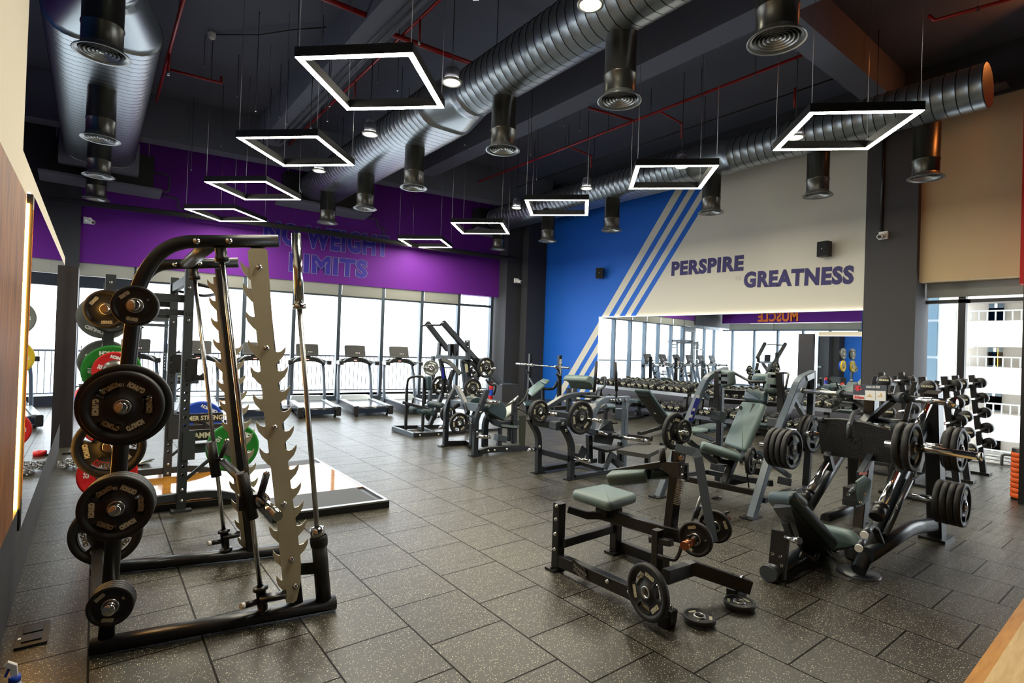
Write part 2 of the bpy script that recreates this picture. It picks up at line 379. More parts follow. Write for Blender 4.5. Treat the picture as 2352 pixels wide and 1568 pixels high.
# balcony outside with railing
rl = wbox(MB(), -1, 13, 1.12, 1.17, 1.75, 1.8); wbox(rl, -1, 13, .1, .14, 1.75, 1.8)
for i in range(112): wbox(rl, -.9+i*.122, -.9+i*.122+.018, .14, 1.12, 1.765, 1.783)
tag(obj('balcony_railing', rl, mat('railing_paint', (120, 124, 126), .5)), 'grey vertical bar balcony railing outside the window wall', 'railing')
struct('floor_balcony', wbox(MB(), -6, 16, -.2, 0, .3, 2.2), mat('pale_concrete', (190, 190, 186), .8))
# mirror on the right wall
mr = obj('wall_mirror', MB().box((11.275, 7.24, 1.54), (.05, 6.6, 1.92)), [PLR]); tag(mr, 'long frameless mirror on the right wall above the dumbbell racks', 'mirror')
for i in range(4): obj('mirror_panel', MB().box((11.245, 3.94+1.65*(i+.5), 1.54), (.012, 1.643, 1.9)), MIR, mr)
struct('baseboard_right', MB().box((11.28, 7.2, .28), (.06, 6.7, .56)), mat('plinth_grey', (92, 92, 104), .6))
struct('trim_5', MB().box((11.29, 10.57, 1.5), (.03, .03, 2.0)).box((11.28, 7.24, 2.515), (.06, 6.66, .02)), emit('cove_light_white', (255, 246, 226), .7))
# mirror on the left partition with a glowing strip behind its near edge
ml = obj('wall_mirror', MB().box((-.332, 6.95, 1.42), (.03, 5.2, 2.02)), [PLR]); tag(ml, 'long mirror on the left partition behind the weight plates', 'mirror')
for i in range(3): obj('mirror_panel', MB().box((-.315, 4.36+1.73*(i+.5), 1.42), (.006, 1.722, 2.0)), MIR, ml)
WARM = emit('warm_led', (255, 184, 74), 45)
tag(obj('led_strip', MB().box((-.339, 4.346, 1.4), (.014, .006, 1.94)), WARM), 'vertical warm glowing light strip between wood panel and left mirror', 'light strip')
tag(obj('led_strip', MB().box((-.338, 6.95, 2.437), (.012, 5.2, .006)), emit('violet_led', (190, 180, 255), 1)), 'thin cool light line running along the top of the left mirror', 'light strip')
# window at the far right, beyond the grey column
BF = mat('black_window_frame', (22, 24, 30), .4)
def xbox(mb, x0, x1, y0, y1, z0, z1): return mb.box(((x0+x1)/2, (y0+y1)/2, (z0+z1)/2), (x1-x0, y1-y0, z1-z0))
f = MB(); xbox(f, 11.75, 11.88, 2.56, 2.66, 0, 3.1); xbox(f, 11.75, 11.88, 2.5, 3.15, 2.62, 2.68); xbox(f, 11.75, 11.88, 1.35, 2.6, 2.62, 2.68); xbox(f, 11.75, 11.88, -2.5, 3.15, 0, .07); xbox(f, 11.75, 11.88, 1.55, 1.63, 0, 3.1)
w_ = struct('window_10', f, BF); obj('pane', xbox(MB(), 11.81, 11.825, -2.5, 3.12, .07, 3), GLS, w_)
obj('roller_blind', xbox(MB(), 11.7, 11.71, 1.3, 3.1, 2.72, 3.05), BLD, w_)
# beams
struct('trim_6', MB().box((3.08, 5.5, 6.4), (.46, 18, .62)), BMP)
struct('trim_7', MB().box((6.85, 5.5, 6.4), (.46, 18, .62)), BMP)
struct('trim_8', MB().box((9.2, 3.57, 6.4), (4.2, .4, .62)), BMP)
struct('trim_9', wbox(MB(), -3, 11.5, 5.75, 6.7, -1.25, -.85), BMP)
DCT = mat('galvanised_duct', (146, 153, 158), .35, .9, 0, 0)
RIB = mat('dark_duct_seam', (34, 36, 38), .4, .6)
NCK = mat('dark_duct_neck', (96, 95, 90), .3, .85)
def oval(w, h, n=10):
    r = h/2; out = []
    for k in range(n+1): a = -pi/2+pi*k/n; out.append((w/2-r+r*cos(a), r*sin(a)))
    for k in range(n+1): a = pi/2+pi*k/n; out.append((-w/2+r+r*cos(a), r*sin(a)))
    return out
def duct(x, zb, segs, label, rib=.14):
    """flat-oval spiral duct along Y; segs = (y0, y1, w0, w1, h0, h1)"""
    t = thing('spiral_duct', label, 'air duct', (x, segs[0][0], zb))
    m = MB()
    for y0, y1, w0, w1, h0, h1 in segs:
        n = max(2, int((y1-y0)/rib)); plain = w0 != w1; vs = []; fs = []; q = 22; rows = []
        for i in range(n+1):
            f = i/n; y = y0+(y1-y0)*f; w = w0+(w1-w0)*f; h = h0+(h1-h0)*f
            rows.append((y, w, h, 0))
            if i < n and not plain:
                rows.append((y+.007, w+.012, h+.012, 1)); rows.append((y+.014, w, h, 1))
        for y, w, h, _ in rows:
            for a, b in oval(w, h): vs.append((x+a, y, zb+h/2+b))
        for i in range(len(rows)-1):
            for j in range(q): fs.append([i*q+j, i*q+(j+1) % q, (i+1)*q+(j+1) % q, (i+1)*q+j])
        fs.append(list(range(q))); fs.append([(len(rows)-1)*q+j for j in range(q)][::-1])
        m.add(vs, fs[:-2], True); o = len(m.v)-len(vs); base = len(m.f)-(len(rows)-1)*q
        for i in range(1, len(rows)):
            if rows[i][3]:
                for j in range(q): m.m[base+(i-1)*q+j] = 1
        for f in fs[-2:]: m.f.append([o+i for i in f]); m.m.append(0); m.s.append(False)
    obj('duct_shell', m, [DCT, RIB], t)
    return t
ZB = 5.1
d1 = duct(-.02, ZB, [(2.0, 7.3, .62, .62, .6, .6), (7.3, 8.3, .62, 1.2, .6, .62), (8.3, 14.2, 1.2, 1.2, .62, .62)], 'wide flat-oval metal duct along the left side of the ceiling')
obj('duct_collar', MB().box((-.02, 14.35, ZB+.27), (1.34, .28, .66)), BMP, d1)
d2 = duct(4.45, ZB, [(1.0, 6.9, .72, .72, .7, .7), (6.9, 7.7, .72, 1.1, .7, .68), (7.7, 13.9, 1.1, 1.1, .68, .68)], 'long spiral metal duct running down the middle of the ceiling')
d3 = duct(9.55, ZB, [(1.9, 5.6, .62, .62, .6, .6), (5.6, 6.4, .62, .9, .6, .62), (6.4, 13.2, .9, .9, .62, .62)], 'spiral metal duct along the right wall with a closed end')
for t_, x in ((d1, -.02), (d2, 4.45), (d3, 9.55)):
    for y in (3.2, 6.2, 9.2, 12.2):
        obj('hanger', MB().tube([(x-.1, y, ZB+.55), (x-.1, y, FZ)], .006, 6), PLR, t_)
# round diffusers on drop necks
t = thing('round_diffuser', '', 'air diffuser', (0, 0, 0))
nb = MB().lathe([(.175, .0), (.175, .22), (.183, .225), (.183, .24), (.175, .245), (.175, .78)], (0, 0, 0), (0, 0, 1), 28)
obj('neck', nb, NCK, t)
fl = MB().lathe([(.178, .03), (.19, .0), (.24, -.035), (.245, -.045), (.215, -.04), (.19, -.02)], n=32)
obj('flange', fl, STL if False else mat('diffuser_rim', (120, 122, 120), .35, .7), t)
cn = MB()
for i, r in enumerate((.185, .15, .115, .08, .045)): cn.lathe([(r, -.035+.004*i), (r-.03, .01), (r-.034, .01), (r-.006, -.037+.004*i)], n=28)
cn.lathe([(.02, -.03), (.0, -.034)], n=16); obj('cone_rings', cn, mat('diffuser_cone', (190, 192, 188), .3, .4), t)
DF = [(-.03, 6.81), (-.02, 9.81), (-.03, 12.14), (-.06, 14.3)], [(4.68, 2.38), (4.55, 4.07), (4.5, 6.18), (4.44, 8.77), (4.4, 10.87), (4.29, 12.86)], [(9.96, 2.69), (9.79, 4.18), (9.57, 6.08), (9.45, 8.57), (9.3, 10.64), (9.13, 12.6)]
wh = (['nearest', 'second nearest', 'third nearest', 'farthest'], ['nearest', 'second nearest', 'third', 'fourth', 'fifth', 'farthest'], ['nearest', 'second nearest', 'third', 'fourth', 'fifth', 'farthest'])
dn = ('left wide duct', 'middle duct', 'right-hand duct')
first = True
for i, row in enumerate(DF):
    for j, (x, y) in enumerate(row):
        lb = '%s round diffuser hanging under the %s' % (wh[i][j], dn[i])
        if first: t.matrix_basis = TR((x, y, 4.43)); t['label'] = lb; t['group'] = 'round ceiling diffusers'; DIF = t; first = False
        else: dup(DIF, TR((x, y, 4.43)), lb, 'round ceiling diffusers')
# square light frames, turned 45 degrees, hung on wires
LED = emit('led_white', (255, 248, 226), 50)
S = 1.17
def sqframe(lb, x, y, z=4.3):
    t = thing('square_pendant_light', lb, 'ceiling light', (x, y, z), 'square hanging lights')
    m = MB(); e = MB(); h = S/2; w = .066
    for i in range(4):
        R = Mx.Rotation(i*pi/2, 3, 'Z')
        m.add([R@V(v) for v in [(-h, -h, .004), (h, -h, .004), (h-w, -h+w, .004), (-h+w, -h+w, .004), (-h, -h, .1), (h, -h, .1), (h-w, -h+w, .1), (-h+w, -h+w, .1)]], [[0, 1, 2, 3], [4, 7, 6, 5], [0, 4, 5, 1], [2, 6, 7, 3]])
        e.add([R@V(v) for v in [(-h+.004, -h+.004, 0), (h-.004, -h+.004, 0), (h-w+.004, -h+w-.004, 0), (-h+w-.004, -h+w-.004, 0)]], [[0, 3, 2, 1]])
    rt = Mx.Rotation(pi/4, 4, 'Z'); 
    o = obj('housing', m, PLR, t); o2 = obj('light_strip', e, LED, t)
    for q in (o, o2): q.matrix_parent_inverse = Mx(); q.matrix_basis = Mx.Identity(4)
    t.rotation_euler = (0, 0, pi/4)
    for sx, sy in ((-1, -1), (1, -1), (1, 1), (-1, 1)):
        c = obj('wire', MB().tube([(sx*(h-.03), sy*(h-.03), .1), (sx*(h-.03), sy*(h-.03), FZ-z)], .0035, 5), STL, t); c.matrix_parent_inverse = Mx(); c.matrix_basis = Mx.Identity(4)
    return t
SQ = None
rows = [(2.25, [5.38, 8.07, 10.78, 13.4], 'left row of square lights'), (6.98, [2.73, 5.15, 7.72, 10.32, 12.95], 'right row of square lights')]
om = ['nearest', 'second', 'third', 'fourth', 'farthest']
for x, ys, nm in rows:
    for j, y in enumerate(ys):
        lb = 'square hanging light frame, %s of the %s' % (om[j] if y != ys[-1] else 'farthest', nm)
        xx = x-.0*(j)
        if SQ is None: SQ = sqframe(lb, xx, y)
        else: dup(SQ, Mx.Translation((xx, y, 4.3))@Mx.Rotation(pi/4, 4, 'Z'), lb, 'square hanging lights')
dup(SQ, Mx.Translation((2.25, 2.73, 4.3))@Mx.Rotation(pi/4, 4, 'Z'), 'square hanging light frame cut off by the top edge of the photo', 'square hanging lights')
# small round downlights
t = thing('round_downlight', '', 'ceiling light', (0, 0, 0)); DL = t
obj('housing', MB().cyl((0, 0, .02), (0, 0, .17), .095).box((0, 0, .2), (.12, .1, .06)), BMP, t)
obj('rim', MB().lathe([(.1, 0), (.13, 0), (.135, .02), (.1, .03)], n=24, closed=True), mat('downlight_rim', (150, 150, 140), .3, .5), t)
obj('lamp', MB().lathe([(0, .012), (.1, .012)][::-1], n=24), LED, t)
obj('rod', MB().tube([(0, 0, .2), (0, 0, 1.75)], .006, 6), PLR, t)
dl = [(3.73, 3.75, 'round downlight at the top edge of the photo above the middle duct'), (3.53, 6.01, 'round downlight hanging just right of the nearest left square light'), (3.44, 8.4, 'round downlight beside the middle duct, above the second left square light'), (3.44, 10.92, 'round downlight beside the middle duct, farthest of that row'),
      (8.07, 8.05, 'round downlight above the third right square light'), (8.01, 10.35, 'round downlight left of the third right square light'), (8.34, 5.92, 'round downlight seen through the second right square light'), (8.45, 3.95, 'round downlight at the left corner of the nearest right square light')]
for i, (x, y, lb) in enumerate(dl):
    if i == 0: DL.location = (x, y, 4.97); DL['label'] = lb; DL['group'] = 'round downlights'
    else: dup(DL, TR((x, y, 4.97)), lb, 'round downlights')
# sprinkler pipes
def pipe(label, pts, r=.022, hang=(), heads=()):
    t = thing('sprinkler_pipe', label, 'sprinkler pipe', pts[0])
    m = MB(); m.tube(pts, r, 10); obj('pipe_run', m, REDP, t)
    for p in hang: obj('hanger', MB().tube([p, (p[0], p[1], FZ)], .006, 5).lathe([(r+.006, -.012), (r+.006, .012)], p, (0, 1, 0), 10), PLR, t)
    for p in heads:
        h = obj('sprinkler_drop', MB().tube([(p[0], p[1], p[2]), (p[0], p[1], p[2]-.3)], .017, 8), REDP, t)
        obj('sprinkler_head', MB().cyl((p[0], p[1], p[2]-.3), (p[0], p[1], p[2]-.34), .014, 8).cyl((p[0], p[1], p[2]-.36), (p[0], p[1], p[2]-.365), .022, 8), STL, h)
    return t
pz = 6.2
pipe('red sprinkler pipe running beside the left ceiling beam', [(3.5, 2, pz), (3.5, 14, pz)], .022, [(3.5, 5, pz), (3.5, 8, pz), (3.5, 11, pz)], [(3.5, 6.9, pz), (3.5, 9.3, pz)])
pipe('thick red pipe crossing from the left beam towards the middle duct', [(3.2, 7.45, 6.15), (5.5, 7.3, 6.15)], .038)
pipe('thick red pipe at the top of the photo left of the beam', [(1.0, 7.3, 6.15), (2.85, 7.25, 6.15)], .038)
pipe('red pipe hanging beside the wide left duct', [(.8, 6, 6.1), (.8, 9.9, 6.1), (.8, 12.5, 6.1)], .026, [(.8, 9, 6.1)], [(.8, 10.2, 6.1)])
pipe('short red branch pipe right of the wide left duct', [(.8, 10.6, 6.0), (1.6, 10.55, 6.0), (1.6, 10.55, 6.12)], .02, [(1.45, 10.56, 6.0)])
pipe('long red sprinkler pipe with branches over the right half', [(8.4, 3.85, pz), (8.4, 13.5, pz)], .024, [(8.4, y, pz) for y in (4.6, 5.6, 6.7, 7.8, 9, 10.2, 11.4)])
pipe('red branch pipe with a drop above the second right square light', [(8.4, 6.5, pz), (9.2, 6.55, pz), (9.2, 6.55, pz-.3)], .018)
pipe('red branch pipe with a drop above the third right square light', [(8.4, 9.0, pz), (9.2, 9.05, pz), (9.2, 9.05, pz-.3)], .018)
pipe('red branch pipe joining from behind the middle duct diffuser', [(7.3, 7.3, pz), (8.4, 7.1, pz)], .024)
pipe('red sprinkler pipe in the dark top right corner', [(8.83, 2.4, 6.3), (8.83, 2.33, pz), (9.1, 1.1, pz)], .022, [(8.93, 1.9, pz)])
pipe('red sprinkler drop below the beam right of the large diffuser', [(9.55, 4.5, 6.3), (9.55, 4.5, 5.95)], .018)
# cable tray along the right wall
ct = MB()
ct.box((11.1, 7.75, 5.93), (.03, 11.6, .1)); ct.box((10.95, 7.75, 5.88), (.3, 11.6, .012))
for i in range(58):
    ct.box((10.95, 2.05+i*.2, 5.9), (.3, .02, .03))
tag(obj('cable_tray', ct, mat('tray_steel', (64, 66, 70), .5, .3)), 'perforated dark cable tray along the top of the right wall', 'cable tray')
# pipe tray in front of the purple wall
tr = MB()
tr.beam([(-0.848,14.77,4.335), (3.246,14.169,4.382), (10.217,13.144,4.278)], .05, .1); tr.tube([(-0.85,14.77,4.38), (3.244,14.169,4.435), (10.215,13.145,4.345)], .018, 8)
tag(obj('cable_tray', tr, mat('tray_steel_dark', (46, 46, 48), .5, .2)), 'thin dark conduit tray running in front of the purple wall', 'cable tray')
# ---------------------------------------------------------------- weight plates
def arc_text(mb, txt, r, ang, size, z, mi=1, flip=False, sx=1.0, off=.0006):
    """small raised print at polar angle ang (deg) and radius r, top of the letters outwards"""
    a = radians(ang); M = Mx.Translation((r*cos(a), r*sin(a), z))@Mx.Rotation(a-pi/2, 4, 'Z')@Mx.Translation((0, -size*.36, 0))
    if flip: M = Mx.Rotation(pi, 4, 'X')@M
    mb.text(txt, size, M, .0004, off, mi, sx, align='CENTER'); return mb
def disc_mesh(R, t, slots=3, seg=48, num='10', rubber=True):
    m = MB(); hub = .3*R; r2, r3 = .50*R, .74*R; hz = t/2
    # (radius, half thickness)
    P = [(.027, hz), (.27*R, hz), (.29*R, hz-.006), (r2, hz-.008), (r3, hz-.008), (.80*R, hz-.008), (.82*R, hz), (.97*R, hz), (R, hz-.006), (R, -hz+.006)]
    rows = P+[(r, -h) for r, h in P[:-2][::-1]]; n = len(rows)
    def inslot(j):
        if not slots: return False
        per = seg/slots; return (j % per) < per*.38
    vs = [(r*cos(2*pi*j/seg), r*sin(2*pi*j/seg), h) for r, h in rows for j in range(seg)]
    fs = []; gap = (3, n-5)
    for i in range(n):
        i2 = (i+1) % n
        for j in range(seg):
            if i in gap and inslot(j): continue
            fs.append([i*seg+j, i2*seg+j, i2*seg+(j+1) % seg, i*seg+(j+1) % seg])
    m.add(vs, fs, True)
    if slots:
        a0, a1, b1, b0 = 3, 4, n-5, n-4
        w = []
        for j in range(seg):
            k = (j+1) % seg
            if inslot(j):
                w.append([a0*seg+j, a0*seg+k, b0*seg+k, b0*seg+j]); w.append([a1*seg+k, a1*seg+j, b1*seg+j, b1*seg+k])
                if not inslot((j-1) % seg): w.append([a1*seg+j, a0*seg+j, b0*seg+j, b1*seg+j])
                if not inslot(k): w.append([a0*seg+k, a1*seg+k, b1*seg+k, b0*seg+k])
        m.f += w; m.m += [0]*len(w); m.s += [False]*len(w)
    return m
def plate(R, t, slots=3, num='10', lb='', loc=(0, 0, 0), marks=True, hi=True):
    o = thing('weight_plate', lb, 'weight plate', loc, 'black rubber weight plates')
    m = disc_mesh(R, t, slots, 48 if hi else 36, num)
    if marks:
        for f in (False, True):
            for a in ((25, 145, 265) if slots else (20, 250)):
                arc_text(m, 'CRUNCH', R*(.62 if slots else .68), a if not slots else a+66, R*(.17 if slots else .18), t/2-.0072, 1, f, .62, .003)
            arc_text(m, num, R*.62, 58 if slots else 120, R*.13, t/2-.0072, 1, f)
    obj('rubber_disc', m, [RUB, CRM], o)
    h = MB().lathe([(.0262, -t/2-.001), (.0262, t/2+.001), (.036, t/2+.001), (.036, -t/2-.001)], n=24, closed=True)
    obj('hub_ring', h, STL, o); return o
def bumper(R, t, m_, name, num, lb, loc=(0, 0, 0)):
    o = thing('bumper_plate', lb, 'weight plate', loc)
    m = MB().lathe([(.09, t/2-.004), (.1, t/2-.002), (R*.9, t/2-.002), (R*.92, t/2), (R, t/2-.004), (R, -t/2+.004), (R*.92, -t/2), (R*.9, -t/2+.002), (.09, -t/2+.002)], n=48)
    for f in (False, True):
        arc_text(m, 'CRUNCH', R*.68, 90, R*.2, t/2-.0018, 1, f, 1, .003); arc_text(m, 'CRUNCH', R*.68, 270, R*.2, t/2-.0018, 1, f, 1, .003)
        arc_text(m, num, R*.68, 190, R*.24, t/2-.0018, 1, f, 1, .002); arc_text(m, num, R*.68, 0, R*.24, t/2-.0018, 1, f, 1, .002)
    obj('rubber_disc', m, [m_, WHT], o)
    h = MB().lathe([(.026, t/2), (.05, t/2+.002), (.09, t/2-.003), (.09, -t/2+.003), (.05, -t/2-.002), (.026, -t/2)], n=32, closed=True)
    obj('steel_hub', h, STL, o); return o
PLP = {}
def put_plate(kind, loc, axis, label, rz=0, group='black rubber weight plates'):
    """kind = (R, t, slots, num)"""
    M = TR(loc, rz, axis)
    if kind not in PLP:
        p = plate(*kind, lb=label, hi=kind[0] > .1); p.matrix_basis = M; PLP[kind] = p; p['group'] = group; return p
    return dup(PLP[kind], M, label, group)
def put_bumper(col, loc, axis, label, rz=0, t=.06, R=.2, num='10'):
    k = (col, t, R); M = TR(loc, rz, axis); mm = {'green': GRNB, 'red': REDB, 'blue': BLUB, 'yellow': YELB, 'grey': GRYB, 'black': RUB}[col]
    if k not in PLP:
        p = bumper(R, t, mm, col, num, label); p.matrix_basis = M; PLP[k] = p; return p
    return dup(PLP[k], M, label)
P10 = (.17, .036, 3, '10'); P10b = (.155, .036, 3, '10'); P5 = (.098, .03, 0, '5'); P2 = (.096, .022, 0, '2.5'); P20 = (.2, .042, 3, '20'); P5m = (.125, .03, 0, '5')
def bolt(mb, p, d, r=.011, h=.008):
    d = V(d).normalized(); p = V(p); return mb.lathe([(r*1.25, 0), (r*1.25, .002), (r, .003), (r*.9, h), (0, h)], p, d, 10, True)
SAd = V((1.146, -.201, 0)).normalized(); SAn = V((-.201, -1.146, 0)).normalized()     # SAn points at the camera
SBd = V((1.148, -.30, 0)).normalized()
sm = thing('smith_machine', 'large black smith machine with silver hook plates in the left foreground', 'smith machine', (.05, 3.4, 0))
# --- near side frame
b = MB()
A0 = V((.035, 3.404, .04)); A1 = V((1.2, 3.2, .04))
b.sweep([A0, A1], oval(.10, .07, 8), (0, 0, 1), True); obj('base_tube', b, BLK, sm)
lo = V((0.097,3.394,0.058)); mid = V((0.134,3.387,1.311)); bl = V((0.168,3.381,1.882)); tp = V((0.288,3.36,2.101)); en = V((0.816,3.268,2.17))
m_ = MB().sweep(bend([V((lo.x, lo.y, .06)), mid, bl, tp, en], .42, 9), [(x*.62, y) for x, y in oval(.085, .07, 6)], (0, 0, 1), True)
obj('bent_upright', m_, BLK, sm)
ft = V((0.718,3.315,2.122)); fb = V((0.992,3.267,0.04))
obj('front_upright', MB().beam([ft, V((fb.x, fb.y, .06))], .07, .07, SAd, .3), BLK, sm)
# far side frame
obj('base_tube', MB().sweep([V((.04, 4.515, .04)), V((1.21, 4.21, .04))], oval(.10, .07, 8), (0, 0, 1), True), BLK, sm)
lo = V((0.094,4.501,0.053)); bl = V((0.267,4.455,1.982)); tp = V((0.284,4.451,2.1)); en = V((0.809,4.314,2.152))
m_ = MB().sweep(bend([V((lo.x, lo.y, .06)), V((0.197,4.474,1.494)), V((0.22,4.468,1.917)), V((0.309,4.444,2.089)), en], .4, 9), [(x*.62, y) for x, y in oval(.085, .07, 6)], (0, 0, 1), True)
obj('bent_upright', m_, BLK, sm)
ft2 = V((0.701,4.342,2.097)); fb2 = V((0.966,4.273,0.081))
obj('front_upright', MB().beam([ft2, V((fb2.x, fb2.y, .06))], .085, .07, SBd, .3), BLK, sm)
# cross members between the sides
obj('crossbar', MB().sweep([V((0.489,3.325,2.119)), V((0.496,4.395,2.11))], oval(.09, .05, 6), (0, 0, 1), True), GRY, sm)
obj('crossbar', MB().beam([V((.06, 3.42, .2)), V((.06, 4.5, .2))], .06, .06), BLK, sm)
# guide rods
def rod(t0, t1, nm='guide_rod'):
    r = obj(nm, MB().cyl(t0, t1, .0135, 16), CHR, sm); d = (t1-t0).normalized()
    obj('bushing', MB().lathe([(.03, 0), (.03, .045), (.036, .05), (.036, .075), (.02, .078)], t0+d*.0, d, 20), BLK, r)
    obj('bushing', MB().lathe([(.018, -.14), (.04, -.135), (.04, -.12), (.027, -.115), (.027, -.0), (.042, .0), (.042, .018), (.02, .02)], t1, d, 20), BLK, r)
    return r
ra0, ra1 = V((0.531,3.318,2.096)), V((0.808,3.269,0.07)); rb0, rb1 = V((0.539,4.384,2.082)), V((0.799,4.316,0.09))
rod(ra0, ra1); rod(rb0, rb1)
# lockout arms at the rod feet
def stop(p, q, h0, h1):
    s = obj('safety_stop', MB().sweep([p, q], oval(.075, .03, 6), (0, 0, 1), True), BLK, sm)
    obj('stop_handle', MB().cyl(h0, h1, .016, 12), BLK, s); obj('handle_tip', MB().cyl(h1, h1+(h1-h0).normalized()*.02, .017, 12), WHT, s)
stop(V((0.784,3.243,0.149)), V((0.912,3.2,0.16)), V((0.779,3.254,0.133)), V((0.699,3.227,0.141)))
stop(V((0.779,4.29,0.181)), V((0.876,4.265,0.196)), V((0.772,4.303,0.152)), V((0.694,4.282,0.158)))
# hook plates
def claw(mb, tip, side, n, s=1.0):
    P = [(-.03, -.12), (.0, -.095), (.03, -.06), (.042, -.028), (.043, 0), (.034, -.012), (.02, -.028), (.002, -.034), (-.012, -.028), (-.03, .0)]
    ex = (SAd if n == 0 else SBd)*side; k = MB()
    mb.prism([((x-.043)*s+.0, y*s) for x, y in P], .01, tip, ex, (0, 0, 1))
HKS = mat('hook_plate_steel', (232, 224, 192), .28, .35, .25, 30, .5, 0, .08, 6)
hp = MB(); off = -.025
hp.slab([(0.657,3.27,2.091), (0.67,3.268,2.107), (0.743,3.255,2.115), (0.756,3.253,2.102), (0.763,3.252,2.024), (0.783,3.248,1.825), (0.809,3.243,1.558), (0.837,3.238,1.348), (0.864,3.234,1.119), (0.898,3.228,0.923), (0.941,3.22,0.648), (0.965,3.216,0.508), (0.991,3.212,0.322), (0.993,3.211,0.203), (0.975,3.214,0.106), (0.958,3.217,0.093), (0.921,3.224,0.099), (0.907,3.226,0.146), (0.895,3.228,0.247), (0.861,3.234,0.522), (0.839,3.238,0.704), (0.801,3.245,0.974), (0.767,3.251,1.206), (0.74,3.256,1.456), (0.707,3.261,1.703), (0.675,3.267,1.949)], .012)
for p in [(0.625,3.276,2.034), (0.64,3.273,1.913), (0.657,3.27,1.762), (0.675,3.267,1.603), (0.692,3.264,1.455), (0.71,3.261,1.303), (0.731,3.257,1.149), (0.753,3.253,0.999), (0.799,3.245,0.699), (0.818,3.242,0.554), (0.841,3.238,0.41), (0.864,3.234,0.264)]: claw(hp, p, -1, 0)
for p in [(0.868,3.233,1.569), (0.884,3.23,1.46), (0.898,3.228,1.346), (0.911,3.226,1.23), (0.927,3.223,1.117), (0.943,3.22,1.005), (0.945,3.22,1.006), (0.96,3.217,0.896), (0.976,3.214,0.785), (0.992,3.211,0.676), (1.01,3.208,0.567), (1.025,3.206,0.456)]: claw(hp, p, 1, 0)
h1 = obj('hook_plate', hp, HKS, sm)
for p in [(0.715,3.252,2.006), (0.766,3.243,1.557), (0.822,3.233,1.11), (0.887,3.222,0.669), (0.938,3.213,0.344), (0.963,3.208,0.186)]: obj('bolt', bolt(MB(), p, SAn, .014, .012), CHR, h1)
hp = MB()
hp.slab([(0.665,4.403,2.04), (0.747,4.381,2.047), (0.89,4.344,0.858), (0.975,4.322,0.117), (0.904,4.341,0.125), (0.8,4.368,0.861)], .012)
for p in [(0.629,4.412,2.021), (0.644,4.408,1.899), (0.66,4.404,1.753), (0.678,4.4,1.6), (0.695,4.395,1.453), (0.713,4.39,1.303), (0.733,4.385,1.155), (0.752,4.38,1.008), (0.813,4.364,0.568), (0.832,4.359,0.426), (0.857,4.353,0.282), (0.879,4.347,0.156)]: claw(hp, p, -1, 1, .95)
for p in [(0.864,4.351,1.563), (0.879,4.347,1.455), (0.891,4.344,1.343), (0.906,4.34,1.234), (0.921,4.336,1.124), (0.937,4.332,1.018), (0.951,4.328,0.91), (0.965,4.325,0.794), (0.981,4.32,0.688), (0.997,4.316,0.58)]: claw(hp, p, 1, 1, .95)
obj('hook_plate', hp, HKS, sm)
# guided bar with its carriers and hook arms
ca, cb_ = V((0.673,3.293,0.859)), V((0.735,3.282,0.597)); c2, c3 = V((0.682,4.347,0.863)), V((0.724,4.336,0.613))
obj('bar_carrier', MB().cyl(ca, cb_, .034, 20), PLR, sm); obj('bar_carrier', MB().cyl(c2, c3, .034, 20), PLR, sm)
pa = V((0.781,3.274,0.694)); pb = V((0.747,4.33,0.734)); bd = (pa-pb).normalized()
gb = obj('guided_bar', MB().cyl(pb-bd*.05, pa+bd*.12, .016, 14), CHR, sm)
obj('bar_grip', MB().cyl(pb+bd*.1, pb+bd*.62, .027, 16), PLR, gb); obj('weight_sleeve', MB().cyl(pa-bd*.02, pa+bd*.3, .026, 20).lathe([(.04, 0), (.04, .03), (.026, .032)], pa-bd*.02, bd, 20), CHR, gb)
obj('carrier_clamp', MB().box((ca+cb_)/2*.0+pa+V((-.05, .02, .0)), (.14, .06, .08)), BLK, gb)
def hookarm(p, q, nm):
    a = obj('hook_arm', MB().sweep([p, q], oval(.06, .03, 6), (0, 0, 1), True), PLR, sm); obj('bolt', bolt(MB(), q+SAn*.015, SAn, .014, .01), CHR, a)
hookarm(V((0.76,3.227,0.727)), V((0.789,3.222,0.856)), 0); hookarm(V((0.738,4.281,0.755)), V((0.772,4.272,0.876)), 0)
# bolts on the top tubes
for p in [(0.414,3.303,2.116), (0.564,3.276,2.136)]: obj('bolt', bolt(MB(), p, SAn, .014, .012), CHR, sm)
for p in [(0.424,4.378,2.1), (0.57,4.34,2.12)]: obj('bolt', bolt(MB(), p, SAn, .013, .012), CHR, sm)
# bar holder with its arm
hb, ht = V((1.132,3.212,0.062)), V((1.091,3.219,0.443))
h = obj('bar_holder', MB().cyl(V((hb.x, hb.y, .07)), ht, .043, 22).lathe([(.048, -.05), (.05, -.03), (.05, .0), (.044, .01)], ht, ht-hb, 22), PLR, sm)
obj('holder_arm', MB().beam([V((0.984,3.269,0.268)), V((1.106,3.217,0.268))], .05, .07), BLK, h)
